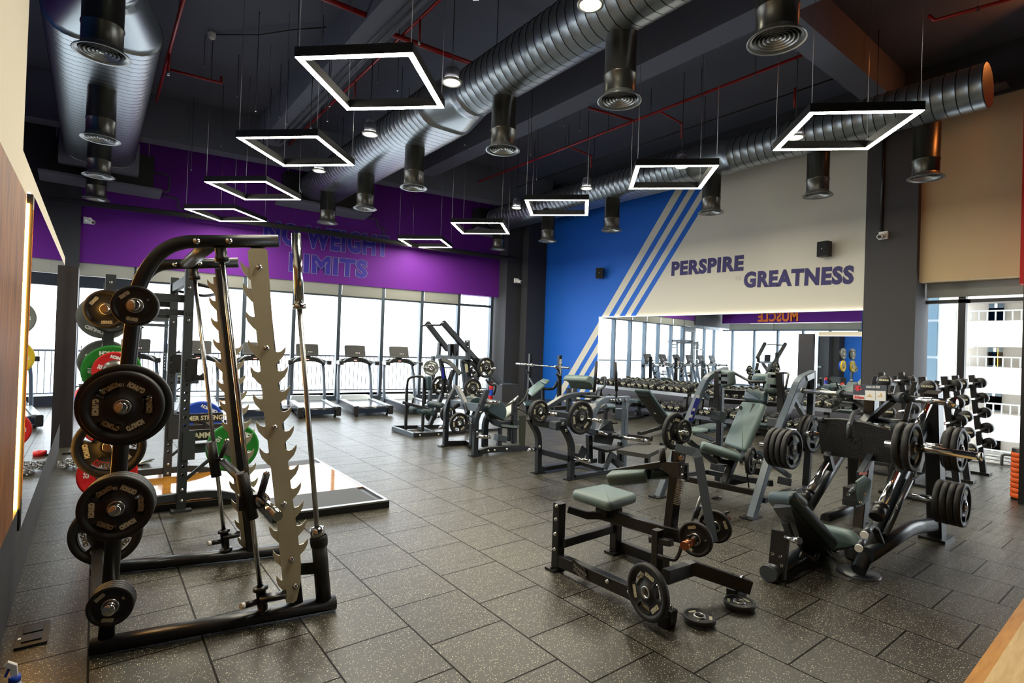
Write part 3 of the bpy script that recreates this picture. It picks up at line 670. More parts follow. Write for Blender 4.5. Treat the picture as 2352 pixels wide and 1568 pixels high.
# barbell standing in the holder
bt = V((0.907,3.252,2.226)); bc = V((0.939,3.246,1.798)); bs = V((1.082,3.221,0.486)); dd = (bs-bc).normalized()
bb = thing('barbell', 'chrome barbell standing upright in the holder at the right end of the smith machine', 'barbell', tuple(ht))
obj('sleeve', MB().cyl(bc, bt, .0265, 24).lathe([(.0265, -.0), (.034, .004), (.034, .03), (.0265, .034)], bc, bt-bc, 24).lathe([(.042, .04), (.042, .065), (.028, .066)], bc, dd*-1, 20) if False else MB().cyl(bc, bt, .0265, 24).lathe([(.02, -.01), (.037, -.008), (.037, .02), (.0265, .022)], bc, bt-bc, 24), CHR, bb)
obj('shaft', MB().cyl(bc, bs+dd*.02, .0145, 16), STL, bb)
obj('lower_sleeve', MB().cyl(bs-dd*.0, ht+V((0, 0, -.15)), .026, 20).lathe([(.018, -.02), (.04, -.015), (.04, .045), (.026, .05)], bs, dd, 20), CHR, bb)
# storage pegs and the plates on them
def peg(p_out, L=.3):
    p = V(p_out); obj('storage_peg', MB().cyl(p-SAn*L, p+SAn*.02, .023, 20).lathe([(.0235, .0), (.027, .0), (.027, .02), (.021, .024), (0, .024)], p+SAn*.0, SAn, 20), CHR, sm)
pk = [V((0.147,3.162,1.749)), V((0.114,3.167,1.26)), V((0.105,3.169,0.775)), V((0.098,3.17,0.307))]
for p in pk: peg(p)
def stack(c, kinds, labels, gap=.0, back=.02):
    d = back
    for k, lb, rz in zip(kinds, labels, (.5, 1.9, 2.7, .2, 1.1, 3)):
        put_plate(k, c-SAn*(d+k[1]/2), SAn, lb, rz); d += k[1]+gap
stack(pk[0], [P5, P5], ['small black plate, outermost on the top peg of the smith machine', 'small black plate, behind the outermost on the top smith peg'])
stack(pk[1], [P10, P10, P20], ['big slotted black plate, outermost on the second smith peg', 'slotted black plate, second on the second smith peg', 'largest black plate, innermost on the second smith peg'])
stack(pk[2], [P10b, P10b, P10b], ['slotted black plate, outermost on the third smith peg', 'slotted black plate, middle of the third smith peg', 'slotted black plate, innermost on the third smith peg'])
stack(pk[3], [P2]*4, ['thin small black plate, outermost on the lowest smith peg', 'thin small black plate, second on the lowest smith peg', 'thin small black plate, third on the lowest smith peg', 'thin small black plate, innermost on the lowest smith peg'])
# pegs on the far side frame, behind
SBn = V((-.3, -1.148, 0)).normalized()
q1 = V((0.118,4.391,0.882)); q2 = V((0.117,4.391,0.322)); q3 = V((0.074,4.402,1.764))
for q in (q1, q2, q3): obj('storage_peg', MB().cyl(q-SBn*.14, q+SBn*.12, .023, 16), CHR, sm)
put_plate(P20, q1+SBn*.06, SBn, 'black plate with a red slot, on the far side peg of the smith machine', .3)
put_plate(P20, q2+SBn*.06, SBn, 'black plate low on the far side of the smith machine', 1.3)
put_plate(P5m, q3+SBn*.06, SBn, 'small black plate on the far top peg of the smith machine', .3)
# ---------------------------------------------------------------- half racks on lifting platforms
def drilled(m, x, y, z0, z1, w=.075, d=.075, pitch=.075, r=.0125, h0=None, h1=None):
    """upright with a column of through holes in its -Y and +Y faces"""
    h0 = h0 or z0+.1; h1 = h1 or z1-.1; n = int((h1-h0)/pitch)
    hw, hd = w/2, d/2
    for s in (-1, 1):
        m.add([(x+s*hw, y-hd, z0), (x+s*hw, y+hd, z0), (x+s*hw, y+hd, z1), (x+s*hw, y-hd, z1)], [[0, 1, 2, 3]])
        yy = y+s*hd
        m.add([(x-hw, yy, z0), (x+hw, yy, z0), (x+hw, yy, h0), (x-hw, yy, h0)], [[0, 1, 2, 3]])
        m.add([(x-hw, yy, h0+n*pitch), (x+hw, yy, h0+n*pitch), (x+hw, yy, z1), (x-hw, yy, z1)], [[0, 1, 2, 3]])
        for k in range(n):
            c = h0+(k+.5)*pitch; o = []; p = pitch/2
            sq = [(hw, 0), (hw, p), (0, p), (-hw, p), (-hw, 0), (-hw, -p), (0, -p), (hw, -p)]
            vs = [(x+a, yy, c+b) for a, b in sq]+[(x+r*cos(pi/4*j), yy, c+r*sin(pi/4*j)) for j in range(8)]
            m.add(vs, [[j, (j+1) % 8, 8+(j+1) % 8, 8+j] for j in range(8)])
    m.add([(x-hw, y-hd, z1), (x+hw, y-hd, z1), (x+hw, y+hd, z1), (x-hw, y+hd, z1)], [[0, 1, 2, 3]])
    return m
RKM = mat('rack_steel', (50, 54, 58), .42)
def rack(Y, lb):
    t = thing('squat_rack', lb, 'squat rack', (.68, Y, 0), 'squat racks on the platforms')
    for x, dy, h in ((.68, 0, 2.24), (.68, 1.2, 2.24), (.1, .12, 2.12), (.1, 1.2, 2.12)):
        m = drilled(MB(), x, Y+dy, .02, h, .075, .075, .075, .0125, .3, 1.45); m.box((x, Y+dy, .01), (.16, .14, .02))
        u = obj('upright', m, RKM, t)
        bm = MB()
        for z in (.1, .2, 2.05, 1.75): bolt(bm, (x, Y+dy-.0375, z), (0, -1, 0), .012, .012)
        obj('bolts', bm, CHR, u)
    for dy in (0, 1.2):
        obj('base_rail', MB().beam(bend([(.1, Y+dy, .13), (.95, Y+dy, .13), (1.2, Y+dy, .04), (1.3, Y+dy, .04)], .12, 4), .05, .07), RKM, t)
        obj('top_rail', MB().beam([(.1, Y+dy+.05, 1.95), (.68, Y+dy+.05, 1.95)], .05, .07), RKM, t)
        obj('top_rail', MB().beam([(.1, Y+dy+.05, 1.82), (.68, Y+dy+.05, 1.82)], .04, .05), RKM, t)
    obj('crossmember', MB().beam([(.68, Y, 2.13), (.68, Y+1.2, 2.13)], .05, .09), RKM, t)
    obj('crossmember', MB().beam([(.1, Y+.12, 2.05), (.1, Y+1.2, 2.05)], .05, .09), RKM, t)
    obj('crossmember', MB().beam([(.1, Y+.12, .13), (.1, Y+1.2, .13)], .05, .08), RKM, t)
    obj('pull_up_bar', MB().tube(bend([(.7, Y, 2.1), (.95, Y+.05, 2.06), (1.0, Y+.3, 2.06), (1.0, Y+.9, 2.06), (.95, Y+1.15, 2.06), (.7, Y+1.2, 2.1)], .08, 4), .016, 10), PLR, t)
    for dy in (0, 1.2):
        s = obj('safety_arm', MB().beam([(.7, Y+dy+.045, .56), (1.25, Y+dy+.045, .56)], .05, .09).box((.72, Y+dy, .6), (.1, .1, .26)).beam([(.72, Y+dy+.045, .28), (1.0, Y+dy+.045, .52)], .03, .03).box((1.24, Y+dy+.045, .62), (.02, .05, .05)), RKM, t)
        p = MB().box((.95, Y+dy-.03, .69), (.5, .02, .1))
        n = obj('name_plate', p, PLR, t)
        obj('lettering', MB().text('HAMMER STRENGTH', .07, Mx.Translation((.715, Y+dy-.0415, .666))@Mx.Rotation(pi/2, 4, 'X'), .0005, .0022, sx=.86), CRM, n)
        obj('bar_catch', MB().box((.72, Y+dy, 1.3), (.09, .1, .2)).slab([(.73, Y+dy-.055, 1.2), (.84, Y+dy-.055, 1.2), (.85, Y+dy-.055, 1.28), (.8, Y+dy-.055, 1.24), (.74, Y+dy-.055, 1.26)], .012).slab([(.73, Y+dy+.055, 1.2), (.84, Y+dy+.055, 1.2), (.85, Y+dy+.055, 1.28), (.8, Y+dy+.055, 1.24), (.74, Y+dy+.055, 1.26)], .012), PLR, t)
    obj('marking', MB().text('HS', .05, Mx.Translation((.655, Y-.0385, 1.79))@Mx.Rotation(pi/2, 4, 'X'), .0004, .001), PLR, t)
    for z in (1.75, 1.29, .45): obj('storage_peg', MB().cyl((.13, Y+.15, z), (.13, Y-.2, z), .025, 16), CHR, t)
    return t
RK = rack(5.77, 'dark squat rack with drilled uprights, nearest, just behind the smith machine')
dup(RK, TR((.68, 8.37, 0)), 'second squat rack in the row, the farther of the two')
def platform(Y, lb):
    t = thing('lifting_platform', lb, 'lifting platform', (1.8, Y, 0), 'lifting platforms')
    x0, x1, d = 1.28, 2.33, 2.12
    m = MB().slab([(x0, Y, .03), (x1, Y-.1, .03), (x1, Y+d, .03), (x0, Y+d, .03)], .06); m.slab([(.42, Y+.86, .03), (1.28, Y+.75, .03), (1.28, Y+d-.02, .03), (.42, Y+d-.02, .03)], .06)
    obj('frame', m, BLK, t)
    gl = woodm('glossy_platform_wood', (150, 98, 34), (176, 122, 48), (1, 6, 1), rough=.07) if 'platw' not in G else G['platw']; G['platw'] = gl
    obj('deck_board', MB().slab([(x0+.05, Y+.55, .066), (x1-.03, Y+.5, .066), (x1-.03, Y+d-.3, .066), (x0+.05, Y+d-.3, .066)], .012), gl, t)
    obj('deck_board', MB().slab([(.45, Y+.88, .066), (1.3, Y+.78, .066), (1.3, Y+d-.04, .066), (.45, Y+d-.04, .066)], .012), gl, t)
    obj('rubber_pad', MB().slab([(x0+.05, Y+.06, .066), (x1-.1, Y-.03, .066), (x1-.1, Y+.5, .066), (x0+.05, Y+.545, .066)], .012), RUB, t)
    obj('rubber_pad', MB().slab([(x0+.05, Y+d-.295, .066), (x1-.1, Y+d-.295, .066), (x1-.1, Y+d-.04, .066), (x0+.05, Y+d-.04, .066)], .012), RUB, t)
    obj('metal_edging', MB().slab([(x1-.03, Y-.1, .067), (x1, Y-.1, .067), (x1, Y+d, .067), (x1-.03, Y+d, .067)], .016).slab([(x0, Y, .067), (x1, Y-.1, .067), (x1, Y-.05, .067), (x0, Y+.05, .067)], .016), STL, t)
    return t
G = {}
PF = platform(4.98, 'low wooden lifting platform with metal edging, nearest, beside the smith machine')
dup(PF, TR((1.8, 7.55, 0)), 'second lifting platform, behind the nearest one')
# loaded barbell resting on the nearest rack's safety arms
bb = thing('barbell', 'barbell with blue and green plates on the low arms of the nearest squat rack', 'barbell', (1.03, 6.3, .62))
obj('shaft', MB().cyl((1.03, 5.45, .62), (1.03, 7.2, .62), .014, 14), CHR, bb)
for a, c in ((5.45, 5.15), (7.2, 7.5)): obj('sleeve', MB().cyl((1.03, a, .62), (1.03, c, .62), .025, 18).cyl((1.03, a-.015, .62), (1.03, a+.015, .62), .04, 18), CHR, bb)
put_bumper('green', (1.02, 5.38, .62), (0, -1, 0), 'green bumper plate on the near end of the racked barbell', 3.6, .05, .215)
put_bumper('blue', (1.03, 7.24, .62), (0, -1, 0), 'blue bumper plate on the far end of the racked barbell', .5, .06, .225, '20')
# plates on the pegs of the nearest rack
X = .13
put_bumper('grey', (X-.07, 5.9, 1.75), (0, -1, 0), 'grey bumper plate on the top peg of the nearest squat rack', .4, .05, .19, '5')
put_plate((.15, .034, 3, '10'), (X-.02, 5.75, 1.76), (0, -1, 0), 'black slotted plate in front of the grey one on the top rack peg', .8)
put_bumper('grey', (X-.05, 5.92, 1.36), (0, -1, 0), 'grey bumper plate behind the green one on the middle rack peg', .4, .05, .19, '5')
put_bumper('green', (X, 5.82, 1.29), (0, -1, 0), 'green ten kilogram bumper plate on the middle rack peg behind the smith plates', 0, .05, .215)
put_bumper('red', (X+.02, 5.75, 1.29), (0, -1, 0), 'red bumper plate in front of the green one on the middle rack peg', .3, .04, .16, '25')
put_bumper('red', (X, 5.82, .4), (0, -1, 0), 'red bumper plate on the lowest peg of the nearest squat rack', 0, .05, .215, '25')
# things on the pegs of the farther racks, seen mostly in the wall mirror
n_ = 0
for Y, w_ in ((8.52, 'farther'),):
    for z, c, c2 in ((1.75, 'grey', 'black'), (1.29, 'yellow', 'blue'), (.45, 'red', 'black')):
        put_bumper(c, (X, Y-.08, z), (0, -1, 0), '%s bumper plate on the %s peg of the %s squat rack' % (c, {1.75: 'top', 1.29: 'middle', .45: 'lowest'}[z], w_), 0, .05, .215, '15')
        put_bumper(c2, (X, Y-.02, z), (0, -1, 0), '%s bumper plate against the upright on the %s peg of the %s squat rack' % (c2, {1.75: 'top', 1.29: 'middle', .45: 'lowest'}[z], w_), 0, .05, .2, '10')
# ---------------------------------------------------------------- treadmills facing the windows
TGR = mat('treadmill_grey', (70, 82, 98), .35, .3); TSV = mat('treadmill_silver', (150, 158, 166), .35, .4); TBL = mat('treadmill_belt', (38, 38, 40), .22)
CON = mat('console_plastic', (40, 42, 42), .5)
def treadmill():
    t = thing('treadmill', '', 'treadmill', (0, 0, 0), 'treadmills in front of the window wall')
    # local: user stands at -y end (y = 0), console at y = 1.6
    obj('deck_frame', MB().beam([(-.36, .02, .13), (-.36, 1.95, .15)], .07, .16).beam([(.36, .02, .13), (.36, 1.95, .15)], .07, .16).box((0, .02, .12), (.62, .06, .1)), mat('treadmill_navy', (30, 40, 58), .3), t)
    obj('running_belt', MB().box((0, .9, .195), (.56, 1.74, .012)).cyl((-.28, .04, .15), (.28, .04, .15), .045, 14), TBL, t)
    for s in (-1, 1):
        obj('side_rail', MB().box((s*.345, .88, .215), (.11, 1.7, .02)), TSV, t)
        obj('end_cap', MB().prism(rr(.1, .19, .02), .12, (s*.375, -.02, .13), (1, 0, 0), (0, 0, 1)), PLR, t)
        obj('upright', MB().beam([(s*.40, 1.62, .1), (s*.39, 1.78, .75), (s*.36, 1.86, 1.06)], .06, .09, (0, 1, 0), .3), TGR, t)
        obj('handrail', MB().prism(rr(.34, .085, .03), .09, (s*.42, 1.52, 1.09), (0, 1, 0), (0, 0, 1)), TSV, t)
        obj('handrail_tip', MB().prism(rr(.04, .095, .015), .1, (s*.42, 1.335, 1.09), (0, 1, 0), (0, 0, 1)), PLR, t)
        obj('brace_handle', MB().tube(bend([(s*.16, 1.72, 1.2), (s*.24, 1.66, 1.18), (s*.38, 1.62, 1.06)], .05, 4), .016, 8), TSV, t)
        obj('foot', MB().cyl((s*.33, .08, 0), (s*.33, .08, .05), .025, 10), PLR, t)
    obj('motor_hood', MB().add([(-.36, 1.5, .2), (.36, 1.5, .2), (.38, 2.05, .1), (-.38, 2.05, .1), (-.33, 1.62, .3), (.33, 1.62, .3), (.34, 1.98, .28), (-.34, 1.98, .28)], [[0, 1, 5, 4], [1, 2, 6, 5], [2, 3, 7, 6], [3, 0, 4, 7], [4, 5, 6, 7], [3, 2, 1, 0]]), TSV, t)
    obj('crossbar', MB().beam(bend([(-.42, 1.8, 1.06), (-.2, 1.82, 1.15), (.2, 1.82, 1.15), (.42, 1.8, 1.06)], .12, 4), .08, .11, (0, 0, 1), .3), PLR, t)
    obj('stop_key', MB().box((0, 1.755, 1.14), (.07, .02, .02)), emit('stop_red', (230, 40, 20), .4), t)
    R = Mx.Rotation(radians(-22), 4, 'X'); o = Mx.Translation((0, 1.84, 1.36))@R@Mx.Rotation(pi/2, 4, 'X')
    def on(v): return o@V(v)
    m = MB(); P = rr(.5, .3, .035)
    m.slab([on((x, y, 0)) for x, y in P], .045); c = obj('console', m, CON, t)
    dm = MB().slab([on((x, y+.02, .024)) for x, y in rr(.46, .2, .02)], .003); dm.mi = 1
    for i in range(5):
        for j in range(2): dm.slab([on((a-.14+.07*i, b+.07-.05*j, .0262)) for a, b in rr(.014, .004, .001, 1)], .0006)
    obj('display', dm, [mat('display_dark', (30, 31, 31), .5), GRYB], c)
    for k, (cx, col) in enumerate(((.02, (60, 190, 50)), (.06, (220, 40, 40)), (.1, (70, 90, 220)))): obj('button', MB().slab([on((cx+.011*cos(a*pi/4), -.055+.011*sin(a*pi/4), .027)) for a in range(8)], .004), emit('button_%d' % k, col, .5), c)
    obj('console_neck', MB().box((0, 1.86, 1.2), (.16, .08, .12)), PLR, t)
    return t
TM = treadmill()
ang = math.atan2(WD.y, WD.x)
p0 = V((3.73, 11.25, 0)); names = ['third treadmill from the right', 'second treadmill from the right', 'rightmost treadmill of the row', 'fourth treadmill from the right', 'fifth treadmill from the right, seen between rack uprights', 'leftmost treadmill, seen through the squat rack']
for k, i in enumerate((0, 1, 2, -1, -2, -3)):
    p = p0+WD*(1.115*i); M = Mx.Translation(p)@Mx.Rotation(ang, 4, 'Z'); lb = names[k]+' facing the windows'
    if k == 0: TM.matrix_basis = M; TM['label'] = lb; 
    else: dup(TM, M, lb)
# ---------------------------------------------------------------- helpers for the plate-loaded machines
def pad4(c, t=.06, r=.025, corner=.04, mb=None, crown=0):
    """cushion over four world corners (in order), t thick"""
    c = [V(p) for p in c]; o = sum(c, V())/4; ex = (c[1]-c[0]).normalized(); ey = (c[3]-c[0]); ey = (ey-ex*ey.dot(ex)).normalized()
    P = [((p-o).dot(ex), (p-o).dot(ey)) for p in c]
    return (mb or MB()).pad(outline(P, corner), t, o, ex, ey, r, crown)
def rt(par, name, pts, w, h=None, m=None, up=(0, 1, 0), b=0):
    return obj(name, MB().beam(bend(pts, b, 5) if b else pts, w, h, up), m or BLK, par)
def rd(par, name, pts, r, m=None, b=0, n=12):
    return obj(name, MB().tube(bend(pts, b, 5) if b else pts, r, n), m or BLK, par)
def foot(par, p, w=.15, d=.1, m=None):
    return obj('foot_plate', MB().box((p[0], p[1], .008), (w, d, .016)).cyl((p[0]-w*.36, p[1], .016), (p[0]-w*.36, p[1], .026), .012, 8), m or BLK, par)
def bolts(par, pts, d=(0, -1, 0), r=.012):
    for p in pts: obj('bolt', bolt(MB(), p, d, r, .012), CHR, par)
def horn(par, p, d, L=.28, r=.024, m=None):
    p = V(p); d = V(d).normalized()
    return obj('weight_peg', MB().cyl(p, p+d*L, r, 18).lathe([(r, 0), (r+.004, 0), (r+.004, .018), (0, .022)], p+d*L, d, 18), m or CHR, par)
DGR = mat('machine_dark_grey', (31, 36, 41), .33); BLU = mat('machine_blue_grey', (82, 94, 106), .36)
# ---------------------------------------------------------------- seated leg machine, right foreground
cm = thing('seated_leg_machine', 'black seated calf machine with grey-green seat, nearest machine in the right foreground', 'leg machine', (3.05, 2.4, 0))
rt(cm, 'post', [(2.72,2.883,0.487), (2.72,2.883,0.009)], .07, .07)
rt(cm, 'post', [(3.34,2.879,0.319), (3.34,2.879,0.004)], .07, .07)
foot(cm, (2.73, 2.9)); foot(cm, (3.34, 2.88)); 
rt(cm, 'cross_rail', [(2.72,2.836,0.209), (3.34,2.887,0.195)], .05, .06, up=(0, 0, 1))
rt(cm, 'long_rail', [(2.72,2.883,0.079), (2.72,2.22,0.098), (2.72,1.886,0.068)], .06, .085, up=(0, 0, 1))
rt(cm, 'foot_block', [(2.72,1.931,0.075), (2.72,1.937,-0.009)], .09, .07)
rt(cm, 'long_rail', [(3.38,2.903,0.049), (3.38,2.55,0.058), (3.38,2.413,0.061)], .05, .08, up=(0, 0, 1))
rt(cm, 'rear_rail', [(2.85,2.046,0.218), (3.1,2.065,0.198), (3.15,2.051,0.204), (3.46,1.832,0.085)], .06, .085, up=(0, 0, 1))
rt(cm, 'foot_block', [(3.44,1.909,0.057), (3.44,1.907,0.006)], .13, .08)
rt(cm, 'main_beam', [(3.05,2.803,0.385), (3.05,2.579,0.398), (3.05,2.226,0.414), (3.05,2.067,0.427)], .065, .085, up=(0, 0, 1))
rt(cm, 'stop_post', [(2.95,2.191,0.45), (2.95,2.186,0.14)], .065, .05)
rt(cm, 'stop_bracket', [(2.95,2.241,0.373), (2.95,2.082,0.396)], .05, .04, up=(0, 0, 1))
rt(cm, 'tower', [(3.08,2.187,0.428), (3.08,2.137,0.96)], .075, .065)
kn = MB()
for i in range(15): 
    a = V((3.05,2.107,0.785)); b = V((3.05,2.131,0.625)); p = a+(b-a)*(i/14); kn.box(p+V((-.01, -.02, 0)), (.03, .04, .005))
obj('adjustment_notches', kn, STL, cm)
# yoke on the tower
obj('yoke', MB().slab([(2.98,2.203,0.878), (2.98,2.152,0.896), (2.98,2.06,0.908), (2.98,2.054,0.82), (2.98,2.088,0.804), (2.98,2.149,0.824), (2.98,2.2,0.849)], .018), BLK, cm)
obj('yoke', MB().slab([(3.18,2.185,0.865), (3.18,2.134,0.871), (3.18,2.128,0.76), (3.18,2.179,0.755)], .018), BLK, cm)
obj('adjust_pins', MB().cyl((3,2.104,0.868), (3.2,2.156,0.844), .012).cyl((3,2.1,0.819), (3.2,2.154,0.791), .012).cyl((3,2.07,0.934), (3.03,2.074,0.931), .014), CHR, cm)
rt(cm, 'pad_arm', [(2.95,2.58,0.746), (3,2.205,0.867)], .05, .045, up=(0, 0, 1))
h = rd(cm, 'handle', [(3,2.201,0.876), (3,2.212,0.976)], .021, PLR)
# thigh pads: half-round rolls hung under the arm
def halfroll(p, q, r, mt, par, name='thigh_pad'):
    p = V(p); q = V(q); x, y, z = frame(q-p); n = 14; sec = [(r*cos(pi+pi*k/n), .02+r*1.0*sin(pi+pi*k/n)) for k in range(n+1)]+[(r*.9, .035), (-r*.9, .035)]
    return obj(name, MB().sweep([p, p+(q-p)*.03, q-(q-p)*.03, q], sec, (0, 0, 1), True, True, [.9, 1, 1, .9]), mt, par)
halfroll((2.85,2.529,0.728), (2.97,2.306,0.786), .078, UPH, cm); halfroll((3,2.319,0.793), (3.12,2.25,0.793), .068, UPD, cm)
# seat
s = obj('seat', pad4([(2.86,2.916,0.518), (2.83,2.499,0.534), (3.25,2.598,0.51), (3.3,2.986,0.495)], .075, .03, .05), UPH, cm)
rt(cm, 'seat_link', [(2.8,2.877,0.43), (2.9,2.777,0.393), (3.05,2.628,0.408)], .03, .05, up=(0, 0, 1))
rt(cm, 'seat_support', [(3.05,2.679,0.446), (3.05,2.676,0.395)], .18, .06)
# lever arm: flat bar bent over the tower
rt(cm, 'lever_arm', [(3.04,2.139,0.985), (3.1,2.03,0.969), (3.1,2.006,0.94), (3.1,1.942,0.669), (3.1,1.882,0.437)], .055, .02, BLU, (0, 1, 0))
rd(cm, 'damper', [(3.2,2.041,0.663), (3.2,2.099,0.487)], .011, STL); rd(cm, 'damper_tube', [(3.2,2.05,0.606), (3.2,2.081,0.517)], .018, GRY)
rd(cm, 'catch_hook', [(2.9,2.149,0.308), (2.95,2.05,0.294), (2.98,2.044,0.33), (3,2.032,0.41)], .012, BLK, .04)
# plate pegs on the lever
pc = V((2.96,1.903,0.481)); pd = V((-.98, -.2, 0)).normalized()
pr_ = obj('weight_peg', MB().cyl(pc-pd*.4, pc+pd*.12, .022, 18), PLR, cm)
obj('peg_sleeve', MB().cyl(pc+pd*.08, pc+pd*.17, .024, 18).cyl(pc+pd*.17, pc+pd*.2, .026, 18), mat('copper_sleeve', (196, 120, 84), .3, .9), cm)
obj('spring_collar', MB().box(pc+pd*.12+V((0, 0, .04)), (.05, .012, .012)).cyl(pc+pd*.12, pc+pd*.12+V((0, 0, .04)), .008, 8), PLR, cm)
pe = pc-pd*.42; obj('peg_sleeve', MB().cyl(pe, pe-pd*.1, .024, 18), mat('red_chrome', (190, 90, 80), .25, .9), cm)
obj('spring_collar', MB().box(pe-pd*.07+V((0, 0, .05)), (.07, .014, .014)).cyl(pe-pd*.07, pe-pd*.07+V((0, 0, .05)), .009, 8), PLR, cm)
put_plate((.105, .032, 0, '5'), pc+pd*.03, pd, 'small black plate on the near peg of the seated calf machine', .9)
put_plate((.105, .032, 0, '5'), pc-pd*.3, pd, 'small black plate on the far peg of the seated calf machine', 2.4)
# big plate stored on the near foot
bp_ = V((2.62,2.001,0.198)); put_plate((.162, .04, 3, '10'), bp_, (-.99, .15, .02), 'large slotted black plate leaning on the front rail of the seated calf machine', .2)
obj('weight_peg', MB().cyl(bp_+V((.16, .02, 0)), bp_+V((.02, 0, 0)), .022, 14), CHR, cm)
obj('name_plate', MB().prism(rr(.14, .07, .004), .004, (2.683,2.631,0.1), (0, -1, -.28), (0, 0, 1)), PLR, cm)
obj('lettering', MB().text('HAMMER', .034, Mx.Translation(V((2.679,2.681,0.106)))@Mx((( 0, -.96, 0), (0, 0, 1), (-1, 0, 0))).transposed().to_4x4()@Mx.Rotation(-.27, 4, 'Z'), .0004, .001).text('STRENGTH', .03, Mx.Translation(V((2.679,2.682,0.077)))@Mx(((0, -.96, 0), (0, 0, 1), (-1, 0, 0))).transposed().to_4x4()@Mx.Rotation(-.27, 4, 'Z'), .0004, .001), STL, cm)
bolts(cm, [(2.683,2.872,0.472), (2.683,2.874,0.375), (2.683,2.877,0.268), (2.683,2.88,0.157), (2.683,2.369,0.112), (2.683,2.189,0.114)], (-1, 0, 0), .011)
bolts(cm, [(2.72,1.915,0.116), (3.4,1.916,0.144), (3.4,1.849,0.155)], (0, 0, 1), .013)
# two plates lying on the floor
put_plate((.094, .03, 0, '5'), (2.913,1.843,0.032), (0, 0, 1), 'small black plate lying flat on the floor, nearer of the two', 2.2)
put_plate((.094, .03, 0, '5'), (3.294,1.806,0.032), (0, 0, 1), 'small black plate lying flat on the floor beside the machine foot, farther of the two', 1.4)
# ---------------------------------------------------------------- linear leg press, far right
lp = thing('leg_press_machine', 'black angled leg press with chrome guide rods, grey seat and loaded plates, right foreground', 'leg press', (5.1, 1.9, 0))
NY, CY, FY = 1.55, 1.9, 2.3
OV = oval(.13, .09, 7)
obj('near_rail', MB().sweep([(4.472,1.55,0.063), (6.055,1.55,1.14)], [(a*.8, b) for a, b in OV], (0, 1, 0), True), DGR, lp)
obj('far_rail', MB().sweep([(5.39,2.3,0.195), (6.138,2.3,0.656)], [(a*.8, b) for a, b in OV], (0, 1, 0), True), DGR, lp)
def grod(p, q, r=.028): return obj('guide_rod', MB().cyl(p, q, r, 20), CHR, lp)
grod((4.57,1.45,0.539), (4.873,1.45,0.746)); grod((5.331,1.45,1.067), (5.603,1.45,1.246)); grod((5.147,2.2,0.396), (5.509,2.2,0.613))
obj('rod_bushing', MB().cyl((4.57,1.45,0.544), (4.476,1.45,0.475), .045, 18).lathe([(.03, -.01), (.052, -.01), (.052, .012), (.03, .012)], (4.57,1.45,0.544), (.5, 0, .9), 18), BLK, lp)
obj('rod_bushing', MB().cyl((5.147,2.2,0.396), (5.06,2.2,0.327), .045, 18).lathe([(.03, -.01), (.052, -.01), (.052, .012), (.03, .012)], (5.147,2.2,0.396), (.5, 0, .9), 18), BLK, lp)
obj('round_foot', MB().lathe([(0, .012), (.14, .012), (.145, .006), (.145, 0)][::-1], (4.587,1.589,0), n=28), GRY, lp)
rd(lp, 'lower_guide', [(4.761,1.48,0.279), (5.304,1.48,0.633)], .022, DGR)
obj('safety_lever', MB().beam([(4.266,1.42,0.47), (4.383,1.42,0.422), (4.495,1.42,0.303)], .02, .045, (0, 1, 0)), PLR, lp)
for a, b in (((4.309,1.42,0.457), (4.07,1.38,0.449)), ((4.189,1.42,0.394), (3.984,1.38,0.379))):
    g = rd(lp, 'grab_handle', [a, b], .022, GRY); a = V(a); b = V(b); obj('handle_tip', MB().cyl(b, b+(b-a).normalized()*.02, .024, 12), WHT, g)
# base
rdb = lambda n, p: obj(n, MB().sweep(bend(p, .15, 5), oval(.12, .085, 7), (0, 1, 0), True), DGR, lp)
rdb('base_tube', [(4.553,1.52,0.164), (5.427,1.5,0.219), (6.081,1.5,0.131)])
rdb('base_tube', [(5.757,2.3,0.009), (6.4,2.3,0.015), (6.586,2.3,0.011)])
obj('centre_base_tube', MB().sweep([(3.86, 1.9, .06), (4.75, 1.95, .06)], oval(.12, .1, 7), (0, 0, 1), True), DGR, lp)
obj('end_cap', MB().sweep([(3.84, 1.9, .06), (3.87, 1.9, .06)], oval(.125, .105, 7), (0, 0, 1), True), GRY, lp)
rt(lp, 'cross_base', [(4.608,1.6,0.132), (5.977,2.3,-0.319)], .08, .08, up=(0, 0, 1))
# columns
rt(lp, 'column', [(5.91,1.5,1.333), (6.136,1.5,0.022)], .16, .11); obj('foot_plate', MB().box((6.13, 1.5, .012), (.3, .2, .024)), BLK, lp)
rt(lp, 'column', [(6.485,2.3,0.558), (6.526,2.3,-0.03)], .16, .11)
rt(lp, 'centre_post', [(5.83,1.95,1.222), (5.824,1.95,1.038), (5.634,1.95,0.054)], .13, .09)
# top bar along Y with chrome ends, V braces and the instruction sign
a_, b_ = V((4.936,1.15,1.312)), V((5.154,1.5,1.306)); c_, d_ = V((5.928,2.25,1.248)), V((6.255,2.75,1.23))
obj('top_bar', MB().cyl(b_, c_, .03, 16), BLK, lp)
obj('chrome_end', MB().cyl(b_, a_, .026, 18).lathe([(.026, 0), (.04, 0), (.04, .03), (.0, .045)], a_, a_-b_, 18), CHR, lp); obj('chrome_end', MB().cyl(c_, d_, .022, 18).lathe([(.022, 0), (.032, 0), (.032, .03), (.0, .04)], d_, d_-c_, 18), STL, lp)
obj('bar_collar', MB().cyl(b_+(b_-c_).normalized()*.03, b_-(b_-c_).normalized()*.05, .045, 16), GRY, lp); obj('bar_collar', MB().cyl(c_+(c_-b_).normalized()*.03, c_-(c_-b_).normalized()*.05, .04, 16), GRY, lp)
rt(lp, 'brace', [(5.861,1.95,1.066), (5.924,2.15,1.222)], .04, .05); rt(lp, 'brace', [(5.748,1.9,1.078), (5.257,1.6,1.276)], .04, .05)
